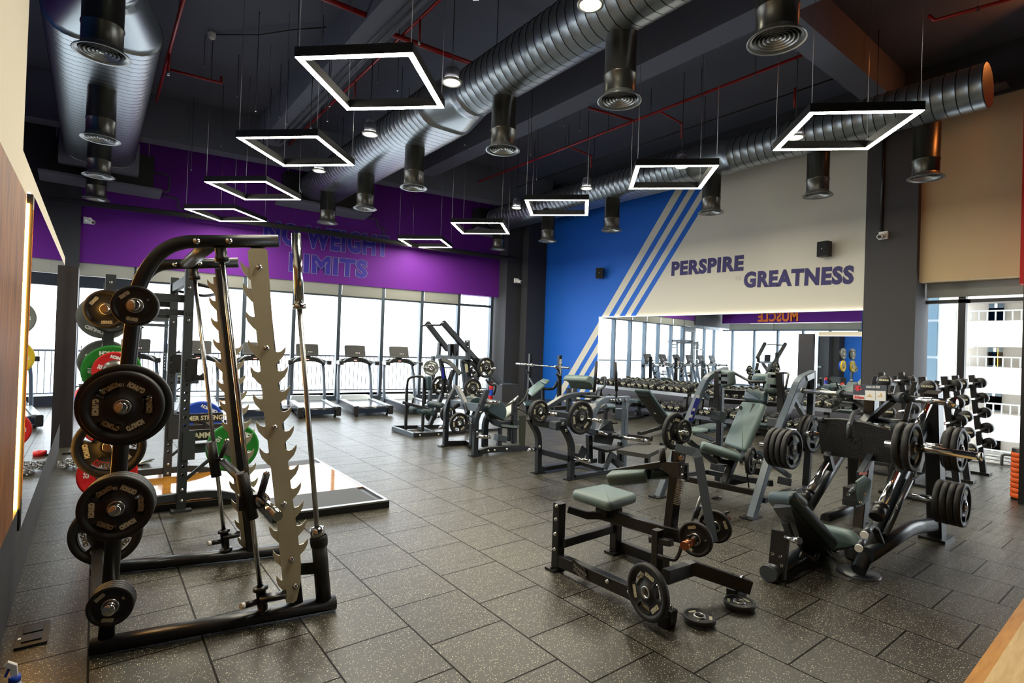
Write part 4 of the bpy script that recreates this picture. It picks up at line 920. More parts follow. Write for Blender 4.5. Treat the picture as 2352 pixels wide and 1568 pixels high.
sg = obj('instruction_sign', MB().slab([(5.51,1.99,1.37), (5.17,1.62,1.399), (5.182,1.62,1.275), (5.523,1.99,1.233)], .008), mat('sign_black', (28, 28, 30), .35), lp)
s0, s1, s3 = V((5.51,1.99,1.37)), V((5.17,1.62,1.399)), V((5.523,1.99,1.233)); ex_, ey_ = (s1-s0), (s3-s0); nz_ = ex_.cross(ey_).normalized(); nz_ = nz_ if nz_.dot(V((-1, -1, 0))) > 0 else -nz_
def sq(u0, u1, v0, v1): return [s0+ex_*u+ey_*v+nz_*.006 for u, v in ((u0, v0), (u1, v0), (u1, v1), (u0, v1))]
obj('sign_panel', MB().slab(sq(.01, .38, .68, .98), .002).slab(sq(.39, .69, .36, .98), .002).slab(sq(.70, .985, .36, .98), .002), mat('sign_white', (216, 214, 208), .5), sg)
Rs = Mx((ex_.normalized(), -ey_.normalized(), nz_)).transposed().to_4x4()
obj('sign_lettering', MB().text('LINEAR LEG PRESS', .026, Mx.Translation(s0+ex_*.42+ey_*.2+nz_*.007)@Rs, .0003, .0006), WHT, sg)
rd_ = MB().slab(sq(.06, .26, .06, .14), .003).slab(sq(.1, .2, .12, .3), .003).slab(sq(.05, .3, .26, .34), .003).slab(sq(.12, .2, .34, .42), .003).text('LifeFitness', .04, Mx.Translation(s0+ex_*.03+ey_*.92+nz_*.009)@Rs@Mx.Shear('XZ', 4, (0, 0)), .0003, .001)
obj('sign_red_print', rd_, mat('sign_red', (200, 20, 26), .5), sg)
fg = MB().slab(sq(.45, .6, .7, .76), .003).slab(sq(.5, .56, .6, .7), .003).slab(sq(.76, .9, .66, .72), .003).slab(sq(.84, .88, .52, .66), .003)
obj('sign_figures', fg, mat('sign_amber', (200, 160, 90), .5), sg)
# foot plate with its tread pattern
FPM = nodes('tread_rubber'); m, t, b = FPM; b.inputs['Base Color'].default_value = lin((30, 30, 30)); b.inputs['Roughness'].default_value = .5
tc = t.nodes.new('ShaderNodeTexCoord'); wv = t.nodes.new('ShaderNodeTexVoronoi'); wv.inputs['Scale'].default_value = 42; wv.inputs['Randomness'].default_value = 0; bp = t.nodes.new('ShaderNodeBump'); bp.inputs['Distance'].default_value = .006; bp.inputs['Strength'].default_value = .6
t.links.new(tc.outputs['Object'], wv.inputs['Vector']); t.links.new(wv.outputs['Distance'], bp.inputs['Height']); t.links.new(bp.outputs[0], b.inputs['Normal']); TRD = m
q0, q1, q2, q3 = V((5.553,2.3,1.016)), V((5.342,1.62,1.016)), V((5.43,1.62,0.732)), V((5.661,2.3,0.666))
e1 = (q1-q0); e2 = (q3-q0); L1, L2 = e1.length, e2.length; ux = e1.normalized(); uy = (e2-ux*e2.dot(ux)).normalized(); oo = (q0+q1+q2+q3)/4
P = [((p-oo).dot(ux), (p-oo).dot(uy)) for p in (q0, q0.lerp(q1, .33)-uy*.035, q0.lerp(q1, .66)-uy*.035, q1, q2, q3)]
fp_ = obj('foot_platform', MB().prism(outline(P, .03), .035, oo, ux, uy), TRD, lp)
nn = ux.cross(uy).normalized(); nn = nn if nn.dot(V((-1, -1, .3))) > 0 else -nn
cc = V((5.515,1.96,0.878)); cc = oo+ux*(cc-oo).dot(ux)+uy*(cc-oo).dot(uy)
obj('round_emblem', MB().lathe([(.078, 0), (.084, .003), (.09, 0)], cc+nn*.018, nn, 28).slab([cc+nn*.02+ux*a+uy*b for a, b in ((-.045, .02), (-.01, -.035), (.01, -.035), (-.02, .02))], .004).slab([cc+nn*.02+ux*a+uy*b for a, b in ((0, .035), (.02, -.01), (.055, -.01), (.05, .005), (.025, .005), (.012, .035))], .004), PLR, fp_)
rd(lp, 'carriage_handle', [(5.2,1.9,0.918), (5.186,1.9,1.027), (5.574,2,1.111), (6.005,2.1,1.094), (6.107,2.1,1.034)], .02, GRY, .05)
obj('pad_stop', MB().sweep([(5.481,2.25,1.041), (5.485,2.25,0.99)], oval(.06, .04, 6), (0, 0, 1), True), GRY, lp); obj('pad_stop', MB().sweep([(5.272,1.6,1.075), (5.333,1.6,0.993)], oval(.06, .04, 6), (0, 0, 1), True), GRY, lp)
rt(lp, 'carriage_frame', [(5.377,1.6,0.899), (5.707,1.6,0.639)], .07, .07, DGR); rd(lp, 'carriage_tube', [(5.867,1.9,1.035), (5.554,1.6,1.065)], .03, DGR)
rt(lp, 'carriage_frame', [(5.516,2.2,0.7), (5.613,2.2,0.543)], .06, .06, DGR); rt(lp, 'carriage_frame', [(5.858,1.95,1.095), (5.536,1.95,0.941)], .09, .07, DGR)
# load pegs and plates
pn = V((4.784,1.35,0.972)); pf = V((6.09,2.62,0.788)); YA = V((0, -1, 0))
horn(lp, pn-YA*.15, YA, .55, .026); horn(lp, pf+YA*.2, -YA, .62, .026)
put_plate((.178, .045, 3, '20'), pn+YA*.02, YA, 'large black plate on the near leg press peg, outer of the two', .4); put_plate((.178, .045, 3, '20'), pn-YA*.04, YA, 'large black plate on the near leg press peg, inner of the two', 1.4)
put_plate((.20, .045, 3, '20'), pf-YA*.02, YA, 'large black plate on the far leg press peg, outer of the two', 1.0); put_plate((.20, .045, 3, '20'), pf+YA*.04, YA, 'large black plate on the far leg press peg, inner of the two', .3)
# storage pegs on the near column
for (p, n, nm) in ((V((5.199,1.12,0.946)), 2, 'upper'), (V((5.336,1.12,0.507)), 4, 'lower')):
    horn(lp, p-YA*.35, YA, .33, .024)
    for i in range(n): put_plate((.168, .042, 3, '20'), p-YA*(.03+.045*i), YA, 'black plate on the %s storage peg of the leg press column, %s' % (nm, ['outermost', 'second', 'third', 'innermost'][i] if n == 4 else ['outer', 'inner'][i]), .3+i)
p = V((5.762,1.35,0.868)); put_plate((.16, .04, 3, '10'), p, YA, 'black plate hard against the leg press column on the upper storage peg', .3)
# seat and backrest
obj('backrest', pad4([(4.106,2.05,0.552), (3.779,1.72,0.676), (4.426,1.68,0.196), (5.133,2.1,-0.133)], .09, .04, .07, crown=.01), UPD, lp)
obj('headrest', pad4([(4.17,2.08,0.548), (3.812,1.72,0.684), (3.95,1.7,0.544), (4.611,2.1,0.302)], .07, .034, .05), UPH, lp)
obj('seat_cushion', pad4([(5.019,2.1,0.195), (4.745,1.68,0.289), (4.57,1.66,0.114), (5.121,2.02,-0.071)], .08, .035, .05), UPH, lp)
obj('seat_back_board', MB().slab([(3.997,1.95,0.5), (3.838,1.75,0.586), (4.523,1.75,0.101), (4.54,1.95,0.032)], .03), PLR, lp)
rt(lp, 'seat_bracket', [(3.972,1.88,0.342), (3.93,1.88,0.021)], .04, .12); rt(lp, 'seat_bracket', [(4.034,1.88,0.398), (4.139,1.88,0.254)], .03, .05, GRY)
rd(lp, 'recline_bar', [(4.117,1.8,0.135), (4.139,1.8,0.187), (4.228,1.75,0.117), (4.277,1.75,0.164)], .014, BLK, .03)
obj('adjust_knob', MB().cyl((3.826,1.78,0.36), (3.788,1.7,0.37), .012).cyl((3.777,1.7,0.373), (3.755,1.65,0.386), .022), CHR, lp)
bolts(lp, [(3.819,1.81,0.217), (3.839,1.81,0.148), (3.708,1.81,0.257), (3.348,1.5,1.225)][:3], (0, -1, 0))
# latch block in the middle
obj('latch_block', MB().box(V((4.956,1.75,0.504)), (.2, .12, .12)).box(V((4.881,1.75,0.452)), (.12, .1, .05)), PLR, lp)
obj('latch_plate', MB().slab([(4.694,1.66,0.658), (4.861,1.66,0.686), (4.987,1.66,0.633), (4.983,1.66,0.559), (4.847,1.66,0.455), (4.752,1.66,0.481)], .012), mat('zinc_plate', (150, 168, 162), .3, .8), lp)
rd(lp, 'latch_bar', [(4.692,1.7,0.553), (4.81,1.7,0.598)], .02, GRY); rt(lp, 'latch_arm', [(5.026,1.75,0.648), (5.62,1.85,0.781)], .05, .05, GRY)
obj('warning_label', MB().slab([(4.743,1.65,0.724), (4.888,1.65,0.707), (4.876,1.65,0.693), (4.726,1.65,0.71)], .004), ORG, lp)
bolts(lp, [(4.843,1.65,0.543), (4.754,1.65,0.489), (4.511,1.65,0.584), (4.843,1.44,0.493)], (0, -1, 0))
# ---------------------------------------------------------------- incline press / shoulder machine in the middle right
pm = thing('press_machine', 'tall reclining press machine with long grey-green backrest and arched side frames, behind the calf machine', 'press machine', (5.8, 3.25, 0))
N, F, C = 2.75, 3.72, 3.25
rt(pm, 'side_frame', [(5.181,2.75,-0.031), (5.581,2.75,0.676), (5.996,2.75,1.195), (6.122,2.75,1.352), (6.459,2.75,1.421)], .075, .075, BLU, b=.1)
rt(pm, 'rear_post', [(6.445,2.75,1.407), (6.4,2.75,0.514), (6.358,2.75,0.055)], .06, .07, DGR)
rt(pm, 'side_rail', [(5.385,2.75,0.146), (6.422,2.75,0.147)], .05, .08, DGR); rt(pm, 'side_brace', [(5.984,2.75,1.17), (6.258,2.75,0.955)], .05, .05, BLU); rt(pm, 'side_brace', [(6.458,2.8,1.393), (6.263,2.8,1.079)], .04, .06, BLU)
foot(pm, (5.181,2.75,-0.037), .2, .13)
rt(pm, 'side_frame', [(5.009,3.72,-0.004), (5.341,3.72,0.547), (5.74,3.72,1.13), (5.885,3.72,1.318), (6.088,3.72,1.368), (6.3,3.72,1.407)], .075, .075, BLU, b=.1)
rt(pm, 'rear_post', [(6.191,3.72,1.21), (6.197,3.72,0.028)], .06, .07, DGR); foot(pm, (5.01,3.72,-0.01), .2, .13)
rt(pm, 'side_rail', [(5.249,3.72,0.201), (5.946,3.72,0.175)], .05, .08, DGR); rt(pm, 'side_brace', [(5.772,3.72,1.141), (5.921,3.72,1.061)], .05, .05, BLU)
lb_ = obj('warning_labels', MB().slab([(5.575,3.66,1.09), (5.666,3.66,1.075), (5.512,3.66,0.811), (5.436,3.66,0.833)], .003), mat('label_blue', (30, 34, 150), .5), pm)
obj('label_print', MB().slab([(5.587,3.655,1.121), (5.641,3.655,1.111), (5.628,3.655,1.077), (5.574,3.655,1.087)], .003).slab([(5.517,3.655,0.97), (5.56,3.655,0.961), (5.544,3.655,0.93), (5.502,3.655,0.939)], .003).slab([(5.469,3.655,0.899), (5.515,3.655,0.887), (5.496,3.655,0.855), (5.45,3.655,0.866)], .003), WHT, lb_)
obj('frame_label', MB().slab([(6.201,2.7,1.399), (6.37,2.7,1.431), (6.383,2.7,1.372), (6.227,2.7,1.341)], .003), mat('label_silver', (205, 208, 210), .4, .3), pm)
# cross rails
for a, b_ in (((5.947,3.72,0.168), (5.575,2.75,0.289)), ): rt(pm, 'cross_rail', [a, b_], .05, .06, DGR, (0, 0, 1))
rt(pm, 'cross_rail', [(5.269,3.72,0.198), (5.466,2.85,0.183)], .05, .06, BLK, (0, 0, 1)); rt(pm, 'base_brace', [(5.703,3.3,0.157), (6.032,3.2,0.186)], .05, .06, BLK, (0, 0, 1)); rt(pm, 'base_brace', [(6.082,3.3,0.269), (6.109,3.1,0.27)], .05, .08, BLK, (0, 0, 1))
rt(pm, 'top_rail', [(6.603,3.95,1.107), (7.078,3.35,1.116)], .05, .06, BLK, (0, 0, 1)); rt(pm, 'top_rail', [(6.623,3.95,0.981), (7.087,3.35,0.977)], .05, .06, BLK, (0, 0, 1))
# seat
obj('backrest', pad4([(6.341,3.5,1.023), (6,3.05,1.064), (5.54,3,0.564), (5.869,3.45,0.546)], .08, .035, .05), UPH, pm)
obj('headrest', pad4([(6.407,3.48,1.183), (6.072,3.07,1.193), (5.977,3.05,1.067), (6.316,3.46,1.045)], .09, .042, .04), UPD, pm)
obj('seat_cushion', pad4([(5.326,3.42,0.626), (4.83,3.1,0.682), (5.287,2.95,0.499), (5.889,3.2,0.454)], .075, .034, .05), UPH, pm)
rt(pm, 'backrest_frame', [(6.09,3.2,1.02), (5.731,3.2,0.47)], .1, .06, BLK); rt(pm, 'seat_frame', [(5.045,3.2,0.603), (5.731,3.15,0.455)], .12, .05, BLK, (0, 0, 1))
rt(pm, 'seat_post', [(5.644,3.2,0.455), (5.456,3.2,0.211)], .07, .07, BLK); rt(pm, 'seat_post', [(5.639,3.22,0.393), (5.499,3.22,0.236)], .035, .035, STL)
rt(pm, 'seat_brace', [(5.347,3.25,0.51), (5.412,3.25,0.446), (5.604,3.2,0.413)], .05, .05, BLK)
rd(pm, 'strap', [(5.549,3,0.412), (5.56,3,0.298), (5.594,3,0.192)], .008, PLR)
# swinging arms with pads and counterweights
rt(pm, 'swing_arm', [(5.918,3.6,1.395), (5.915,3.6,0.959)], .05, .07, PLR); rt(pm, 'swing_arm', [(5.885,2.85,1.43), (5.936,2.85,1.15), (5.945,2.85,1.001)], .05, .07, PLR)
obj('shoulder_pad', pad4([(6.192,3.72,1.414), (5.987,3.45,1.416), (5.978,3.45,1.241), (6.228,3.72,1.183)], .09, .035, .04), UPH, pm)
obj('shoulder_pad', pad4([(6.108,3.1,1.421), (6.115,2.97,1.413), (6.071,2.97,1.178), (6.05,3.1,1.193)], .08, .035, .04), UPH, pm)
rt(pm, 'pad_bracket', [(5.826,2.93,1.385), (5.916,2.9,1.386)], .04, .035, BLK, (0, 0, 1)); rt(pm, 'pad_bracket', [(5.815,2.93,1.279), (5.923,2.9,1.273)], .04, .035, BLK, (0, 0, 1)); rt(pm, 'pad_bracket', [(5.713,3.45,1.361), (5.796,3.42,1.36)], .04, .035, BLK, (0, 0, 1)); rt(pm, 'pad_bracket', [(5.717,3.45,1.282), (5.8,3.42,1.279)], .04, .035, BLK, (0, 0, 1))
rd(pm, 'link_bar', [(6.068,3.5,1.394), (5.932,3.2,1.303), (5.876,3,1.311)], .016, BLK)
rd(pm, 'arm_hoop', [(5.92,2.85,1.425), (5.883,2.75,1.431), (5.782,2.72,1.331), (5.753,2.72,1.26)], .012, BLK, .04)
rt(pm, 'lever', [(5.376,3.6,0.605), (5.703,3.45,0.342), (5.755,3.35,0.35)], .045, .06, BLK); rt(pm, 'lever', [(5.781,3,0.546), (5.922,2.95,0.435), (6.286,2.9,0.248)], .045, .055, BLU)
for a, c in (((5.954,3.6,0.856), (.14, .12, .12)), ((5.891,2.9,0.871), (.11, .1, .1)), ((5.64,3.4,0.317), (.13, .1, .07)), ((6.178,2.9,0.204), (.12, .1, .08))): obj('counterweight', MB().prism(rr(c[0], c[2], .012), c[1], a, (.96, .0, -.25), (.25, 0, .96)), GRY, pm)
rd(pm, 'hand_grip', [(5.897,3.75,0.93), (5.653,3.5,0.96)], .02, CHR); rd(pm, 'hand_grip', [(5.8,3.3,0.985), (5.745,3.2,1.011)], .022, CHR)
rt(pm, 'cam_box', [(5.979,3.7,1.074), (5.986,3.7,0.958)], .07, .06, PLR); rt(pm, 'cam_box', [(6.056,2.9,1.109), (6.05,2.9,0.991)], .05, .06, PLR)
bolts(pm, [(5.381,3.67,0.638), (5.339,3.67,0.555), (5.962,3.67,0.291), (6.096,3.67,1.092), (6.016,2.71,0.174), (5.279,2.71,0.114), (6.032,2.71,1.06)])
# plates
YA = V((0, -1, 0))
p = V((5.125,3.62,0.733)); put_plate((.205, .045, 3, '20'), p, YA, 'large black plate on the far side peg of the press machine', .2); put_plate((.13, .03, 0, '5'), p+V((.10, -.05, .0)), YA, 'small black plate before the large one on the far peg of the press machine', 1.2); horn(pm, p+V((.0, .1, 0)), YA, .25)
p = V((5.348,2.42,0.711)); horn(pm, p-YA*.34, YA, .32)
horn(pm, (6.081,2.7,0.792), (-.75, -.6, .08), .3, .024)
for i in range(4): put_plate((.19, .045, 3, '20'), p-YA*(.03+.055*i), YA, 'large black plate on the near side peg of the press machine, %s' % ('outermost', 'second', 'third', 'innermost')[i], .5+i)
put_plate((.15, .04, 3, '10'), (5.622,3,0.472), (.2, -.95, .0), 'black plate hanging low behind the seat of the press machine', .4)
horn(pm, V((5.622,3,0.472))+V((0, .12, 0)), (.2, -.95, 0), .2, .022)
YA = V((0, -1, 0))
# ---------------------------------------------------------------- plate-loaded row machine (centre right)
rm = thing('row_machine', 'dark row machine with a long chrome bar, in front of the dumbbell racks', 'row machine', (5.3, 5.0, 0))
rt(rm, 'front_leg', [(4.69,4.79,-0.016), (4.688,4.79,0.412), (4.641,4.79,0.514), (4.499,4.79,0.694)], .07, .07, DGR, b=.15); rt(rm, 'front_leg', [(4.56,5.25,0.016), (4.546,5.25,0.437), (4.517,5.25,0.529), (4.376,5.25,0.715)], .07, .07, DGR, b=.15)
foot(rm, (4.69,4.79,-0.019), .17, .1); foot(rm, (4.556,5.25,0.011), .17, .1)
rt(rm, 'cross_rail', [(4.578,5.25,0.28), (4.652,4.79,0.262)], .05, .07, DGR, (0, 0, 1)); rt(rm, 'base_rail', [(4.748,4.79,0.024), (5.501,4.79,0.018)], .06, .08, DGR); rt(rm, 'base_rail', [(4.622,5.25,0.051), (5.102,5.25,0.051), (5.604,5.25,0.06)], .06, .08, DGR)
rt(rm, 'base_brace', [(5.278,5.2,0.062), (5.279,4.8,0.054)], .05, .05, BLK, (0, 0, 1))
rt(rm, 'upper_beam', [(4.391,5.2,0.74), (4.922,5.2,0.975), (5.122,5.2,0.996), (5.468,5.2,0.99)], .06, .075, DGR, b=.15)
rt(rm, 'swing_arm', [(4.572,5.2,0.794), (4.734,4.9,0.771)], .06, .07, GRY, (0, 0, 1)); rt(rm, 'pad_arm', [(4.418,5.2,0.675), (4.536,4.9,0.658)], .09, .09, DGR, (0, 0, 1)); obj('bumper_block', MB().prism(rr(.1, .1, .02), .12, (4.465,4.85,0.67), (1, 0, 0), (0, 0, 1)), GRY, rm)
rt(rm, 'middle_beam', [(4.639,4.85,0.689), (5.104,4.85,0.546), (5.507,4.85,0.491)], .07, .1, DGR)
rt(rm, 'rear_frame', [(5.19,4.95,0.538), (5.225,4.95,0.812), (5.342,4.95,0.939), (5.907,4.95,0.941)], .07, .085, BLU, b=.2); rt(rm, 'rear_post', [(5.855,4.95,0.922), (5.848,4.95,0.001)], .07, .07, BLU)
rt(rm, 'gusset', [(5.307,5,0.789), (5.498,5,0.861)], .04, .08, DGR); obj('post_block', MB().prism(rr(.11, .16, .015), .12, (5.709,4.9,0.734), (1, 0, 0), (0, 0, 1)), DGR, rm)
bolts(rm, [(5.502,4.9,0.936), (5.558,4.9,0.934), (5.61,4.9,0.932), (5.683,4.9,0.93), (5.807,4.9,0.928), (4.494,4.75,0.699), (4.551,4.75,0.617), (5.407,4.75,0.02), (4.524,5.2,0.345)], YA, .016)
obj('name_plate', MB().slab([(5.095,4.9,0.882), (5.205,4.9,0.916), (5.217,4.9,0.864), (5.125,4.9,0.816)], .004), WHT, rm)
for a, b_ in (((5.522,5.2,1.449), (5.488,5.2,0.992)), ((5.565,4.9,1.449), (5.608,4.9,1.057))): obj('grip_tube', MB().cyl(a, b_, .021, 12), PLR, rm)
rd(rm, 'grip_stem', [(5.602,4.9,1.111), (5.61,4.9,0.969)], .014, DGR); rd(rm, 'handle', [(5.595,5.1,1.24), (5.601,5.1,1.109), (5.429,5.1,1.044), (5.404,5.1,0.963)], .017, GRY, .04); rd(rm, 'cross_tube', [(5.199,5.2,0.973), (5.356,5,0.974), (5.602,4.9,0.935)], .02, DGR)
obj('seat_back', MB().slab([(5.478,5,0.662), (5.521,4.9,0.667), (5.593,4.9,0.497), (5.361,5,0.519)], .03), GRY, rm); obj('pivot_plate', MB().slab([(5.141,4.85,0.556), (5.489,4.8,0.513), (5.418,4.8,0.36), (5.138,4.85,0.414)], .03), PLR, rm)
obj('chrome_sleeve', MB().cyl((5.153,4.8,0.55), (5.279,4.75,0.516), .024), CHR, rm); obj('chrome_sleeve', MB().cyl((5.494,4.7,0.475), (5.725,4.5,0.438), .022).cyl((5.714,4.5,0.441), (5.74,4.48,0.435), .03), CHR, rm); rd(rm, 'sleeve_core', [(5.346,4.75,0.504), (5.504,4.7,0.471)], .034, DGR); rd(rm, 'hand_lever', [(5.865,4.7,0.352), (5.981,4.6,0.352)], .02, PLR); rd(rm, 'pin', [(5.547,4.9,0.625), (5.637,4.9,0.623)], .014, PLR)
obj('foot_deck', MB().slab([(5.553,5.25,0.295), (6.488,5.2,0.218), (5.233,4.7,0.309), (5.061,4.8,0.359)], .03), PLR, rm); rt(rm, 'deck_post', [(5.353,4.9,0.296), (5.356,4.9,0.111)], .07, .07, DGR); rt(rm, 'deck_post', [(5.159,4.95,0.488), (5.18,4.95,0.146)], .07, .07, DGR)
obj('foot_block', MB().prism(rr(.13, .13, .01), .14, (4.981,4.95,0.295), (.85, 0, -.5), (.5, 0, .85)), DGR, rm); rt(rm, 'foot_lever', [(5.262,4.75,0.073), (5.368,4.75,0.249), (5.467,4.75,0.194)], .07, .03, GRY); rt(rm, 'foot_lever', [(5.426,4.8,0.189), (5.63,4.8,0.061)], .08, .07, DGR)
horn(rm, (4.681,4.75,0.266), (.45, -.85, -.05), .2, .025); horn(rm, (4.45,5.2,0.326), (-.8, -.5, .08), .2, .025); horn(rm, (4.879,4.85,0.744), YA, .34, .022)
put_plate((.205, .045, 3, '20'), (4.72,4.68,0.774), YA, 'large black plate on the near side of the row machine', .3); put_plate((.14, .04, 3, '10'), (4.374,5.05,0.824), YA, 'black plate on the far side of the row machine, outer', .5); put_plate((.14, .04, 3, '10'), (4.471,5.2,0.799), YA, 'black plate on the far side of the row machine, inner', 1.5)
# flat step platform beside it
sp_ = thing('step_platform', 'low flat black platform with legs, right of the row machine', 'platform', (6.3, 4.7, 0))
obj('deck', MB().slab([(5.139,4.46,0.36), (5.658,4.598,0.36), (5.964,4.322,0.36), (5.245,4.065,0.36)], .05), mat('deck_grey', (62, 62, 60), .6), sp_)
for a in ((5.822,4.988,0.17), (5.789,4.492,0.17), (6.308,4.65,0.17)): rt(sp_, 'leg', [V((a[0], a[1], .34)), V((a[0], a[1], 0))], .06, .06, BLK)
# ---------------------------------------------------------------- hip machine with two round pads
hm = thing('hip_thrust_machine', 'hip machine with two dark green half-round pads, right of the pulldown machine', 'hip machine', (5.1, 6.95, 0))
rt(hm, 'front_post', [(4.432,6.52,0.012), (4.428,6.52,0.52), (4.465,6.52,0.614), (4.606,6.52,0.952)], .075, .075, DGR, b=.15); rt(hm, 'front_post', [(4.447,7.38,0.002), (4.446,7.38,0.587), (4.484,7.38,0.705), (4.62,7.38,0.95)], .075, .075, DGR, b=.15)
foot(hm, (4.441,6.52,0.004), .18, .12); foot(hm, (4.447,7.38,-0.007), .2, .12)
rt(hm, 'top_rail', [(4.511,7.38,0.674), (4.487,6.52,0.696)], .05, .12, BLU, (0, 0, 1)); rt(hm, 'thin_rail', [(4.591,7.3,0.522), (4.421,6.55,0.562)], .03, .03, GRY, (0, 0, 1))
rt(hm, 'base_rail', [(4.489,6.52,0.048), (4.656,6.52,0.074), (5.235,6.52,0.051), (5.441,6.52,0.011)], .07, .09, BLK, (0, 0, 1)); rt(hm, 'base_rail', [(4.494,7.38,0.038), (4.816,7.3,0.032), (4.64,6.9,0.075)], .06, .09, BLK, (0, 0, 1))
rt(hm, 'inner_post', [(4.556,6.8,0.106), (4.556,6.8,0.505), (4.62,6.8,0.63)], .06, .06, DGR, b=.1); rt(hm, 'inner_post', [(4.871,6.9,0.033), (4.864,6.9,0.416), (4.94,6.9,0.545)], .09, .07, DGR, b=.1)
for a, r, lw in (((4.69,6.95,0.727), .165, .22), ((4.824,6.62,0.677), .19, .26)):
    n = 16; sec = [(r*cos(pi*k/n), r*.95*sin(pi*k/n)) for k in range(n+1)]+[(-r*.9, -.05), (r*.9, -.05)]; a = V(a)
    R_ = Mx.Rotation(radians(28), 3, 'Y'); m_ = MB(); vs = []
    for yy, sc in ((-lw/2, .92), (-lw/2+.02, 1), (lw/2-.02, 1), (lw/2, .92)): vs += [a+R_@V((x*sc, yy, z*sc-.07)) for x, z in sec]
    L_ = len(sec); m_.add(vs, [[i*L_+j, i*L_+(j+1) % L_, (i+1)*L_+(j+1) % L_, (i+1)*L_+j] for i in range(3) for j in range(L_)], True); m_.f += [list(range(L_)), [3*L_+j for j in range(L_)][::-1]]; m_.m += [0, 0]; m_.s += [False, False]
    obj('round_pad', m_, UPD, hm)
rt(hm, 'seat_cradle', [(4.756,6.75,0.716), (4.843,6.75,0.524), (4.965,6.75,0.401), (5.149,6.75,0.397), (5.402,6.75,0.412), (5.456,6.75,0.401)], .09, .09, DGR, b=.2)
obj('seat_surface', pad4([(5.071,7,0.444), (5.101,6.75,0.429), (5.39,6.75,0.691), (5.522,7,0.66)], .05, .02, .03), mat('grey_vinyl_pale', (138, 146, 142), .35), hm); obj('seat_cushion', pad4([(5.002,6.7,0.369), (5.286,6.6,0.335), (5.524,6.9,0.331), (5.17,6.9,0.353)], .06, .03, .03), UPD, hm)
rt(hm, 'back_post', [(5.279,6.7,0.74), (5.288,6.7,0.086)], .09, .06, BLK); rt(hm, 'back_post', [(5.012,6.7,0.346), (5.014,6.7,0.084)], .05, .05, DGR); rt(hm, 'back_post', [(5.188,6.7,0.327), (5.187,6.7,0.128)], .05, .05, DGR)
rt(hm, 'foot_block', [(4.863,6.6,0.227), (5.035,6.6,0.185)], .1, .1, GRY, (0, 0, 1)); rt(hm, 'foot_lever', [(4.945,6.6,0.192), (4.897,6.6,0.067)], .06, .05, DGR)
horn(hm, (4.561,6.5,0.785), (.75, -.55, -.03), .2, .026); horn(hm, (4.418,6.48,0.293), (.8, -.5, -.02), .2, .026); horn(hm, (4.366,7.3,0.312), (-.7, -.6, .12), .16, .026)
rt(hm, 'swing_arm', [(4.52,7.2,0.944), (4.494,6.9,0.71), (4.468,6.8,0.58)], .07, .06, BLK); rt(hm, 'swing_arm', [(4.34,7,0.649), (4.439,7,0.702)], .05, .05, BLK)
horn(hm, (4.288,6.9,0.429), (.95, -.4, 0), .25, .024); rd(hm, 'handle', [(5.467,6.6,0.937), (5.402,6.6,0.792), (5.265,6.6,0.687)], .016, PLR, .05); rd(hm, 'handle', [(5.081,6.6,0.712), (5.271,6.6,0.832)], .018, STL)
put_plate((.155, .045, 3, '20'), (4.287,6.75,0.456), YA, 'black slotted plate low on the hip machine', .4); put_plate((.14, .045, 3, '10'), (4.547,7.5,0.493), YA, 'black plate behind the far post of the hip machine', .4)
rd(hm, 'hanging_towel_rail', [(5.255,6.6,0.651), (5.471,6.6,0.568)], .012, PLR); obj('belt_pad', MB().slab([(5.255,6.55,0.548), (5.355,6.5,0.549), (5.352,6.5,0.077), (5.275,6.55,0.094)], .03), mat('belt_vinyl', (62, 66, 60), .35, 0, .6, 30), hm)
bolts(hm, [(4.491,7,0.693), (4.563,7,0.68), (4.478,6.48,0.639), (4.429,6.48,0.354), (4.638,6.47,0.066), (4.75,6.47,0.064), (4.979,6.47,0.058)], YA, .014)
# ---------------------------------------------------------------- pulldown machine
lm_ = thing('pulldown_machine', 'tall pulldown machine with two long raised arms in front of the windows', 'pulldown machine', (5.2, 8.7, 0))
rt(lm_, 'lever_arm', [(4.89,8.35,1.998), (5.678,8.35,1.295), (6.188,8.35,0.9)], .09, .09, BLK); rt(lm_, 'lever_arm', [(4.931,9,1.999), (5.407,9,1.501)], .09, .09, BLK)
rd(lm_, 'handle_bar', [(4.808,9,1.936), (4.921,8.9,1.955), (4.873,8.4,1.947)], .018, BLK); rd(lm_, 'handle_bar', [(5.84,8.3,0.97), (5.942,8.3,0.862), (6.085,8.3,0.869), (6.027,8.3,0.673)], .02, BLK, .08)
rt(lm_, 'head_rail', [(5.191,9.05,1.368), (5.486,8.35,1.371)], .05, .07, BLU, (0, 0, 1)); rt(lm_, 'pivot_post', [(5.421,8.35,1.697), (5.456,8.35,1.336)], .06, .1, BLK); rt(lm_, 'pivot_post', [(5.247,9.05,1.632), (5.233,9.05,1.368)], .05, .09, BLK)
rt(lm_, 'pivot_post', [(5.304,8.75,1.62), (5.313,8.75,1.389)], .06, .1, BLK); rt(lm_, 'pivot_post', [(5.352,8.65,1.623), (5.369,8.65,1.394)], .06, .1, BLK)
rt(lm_, 'front_leg', [(5.276,9.05,1.333), (5.355,9.05,1.033), (5.391,9.05,0.814), (5.326,9.05,0.596), (5.1,9.05,0.065)], .07, .08, BLK, b=.2)
lbl = obj('warning_labels', MB().slab([(5.268,8.99,1.163), (5.314,8.99,1.164), (5.352,8.99,0.946), (5.302,8.99,0.946)], .003), bpy.data.materials['label_blue'], lm_)
rt(lm_, 'arched_tube', [(5.23,8.9,1.32), (5.338,8.8,1.263), (5.384,8.7,1.179), (5.452,8.6,1.06)], .08, .09, DGR, b=.15); rt(lm_, 'arched_tube', [(5.439,8.5,1.33), (5.585,8.4,1.283), (5.663,8.35,1.162), (5.742,8.35,1.039)], .08, .09, DGR, b=.15)
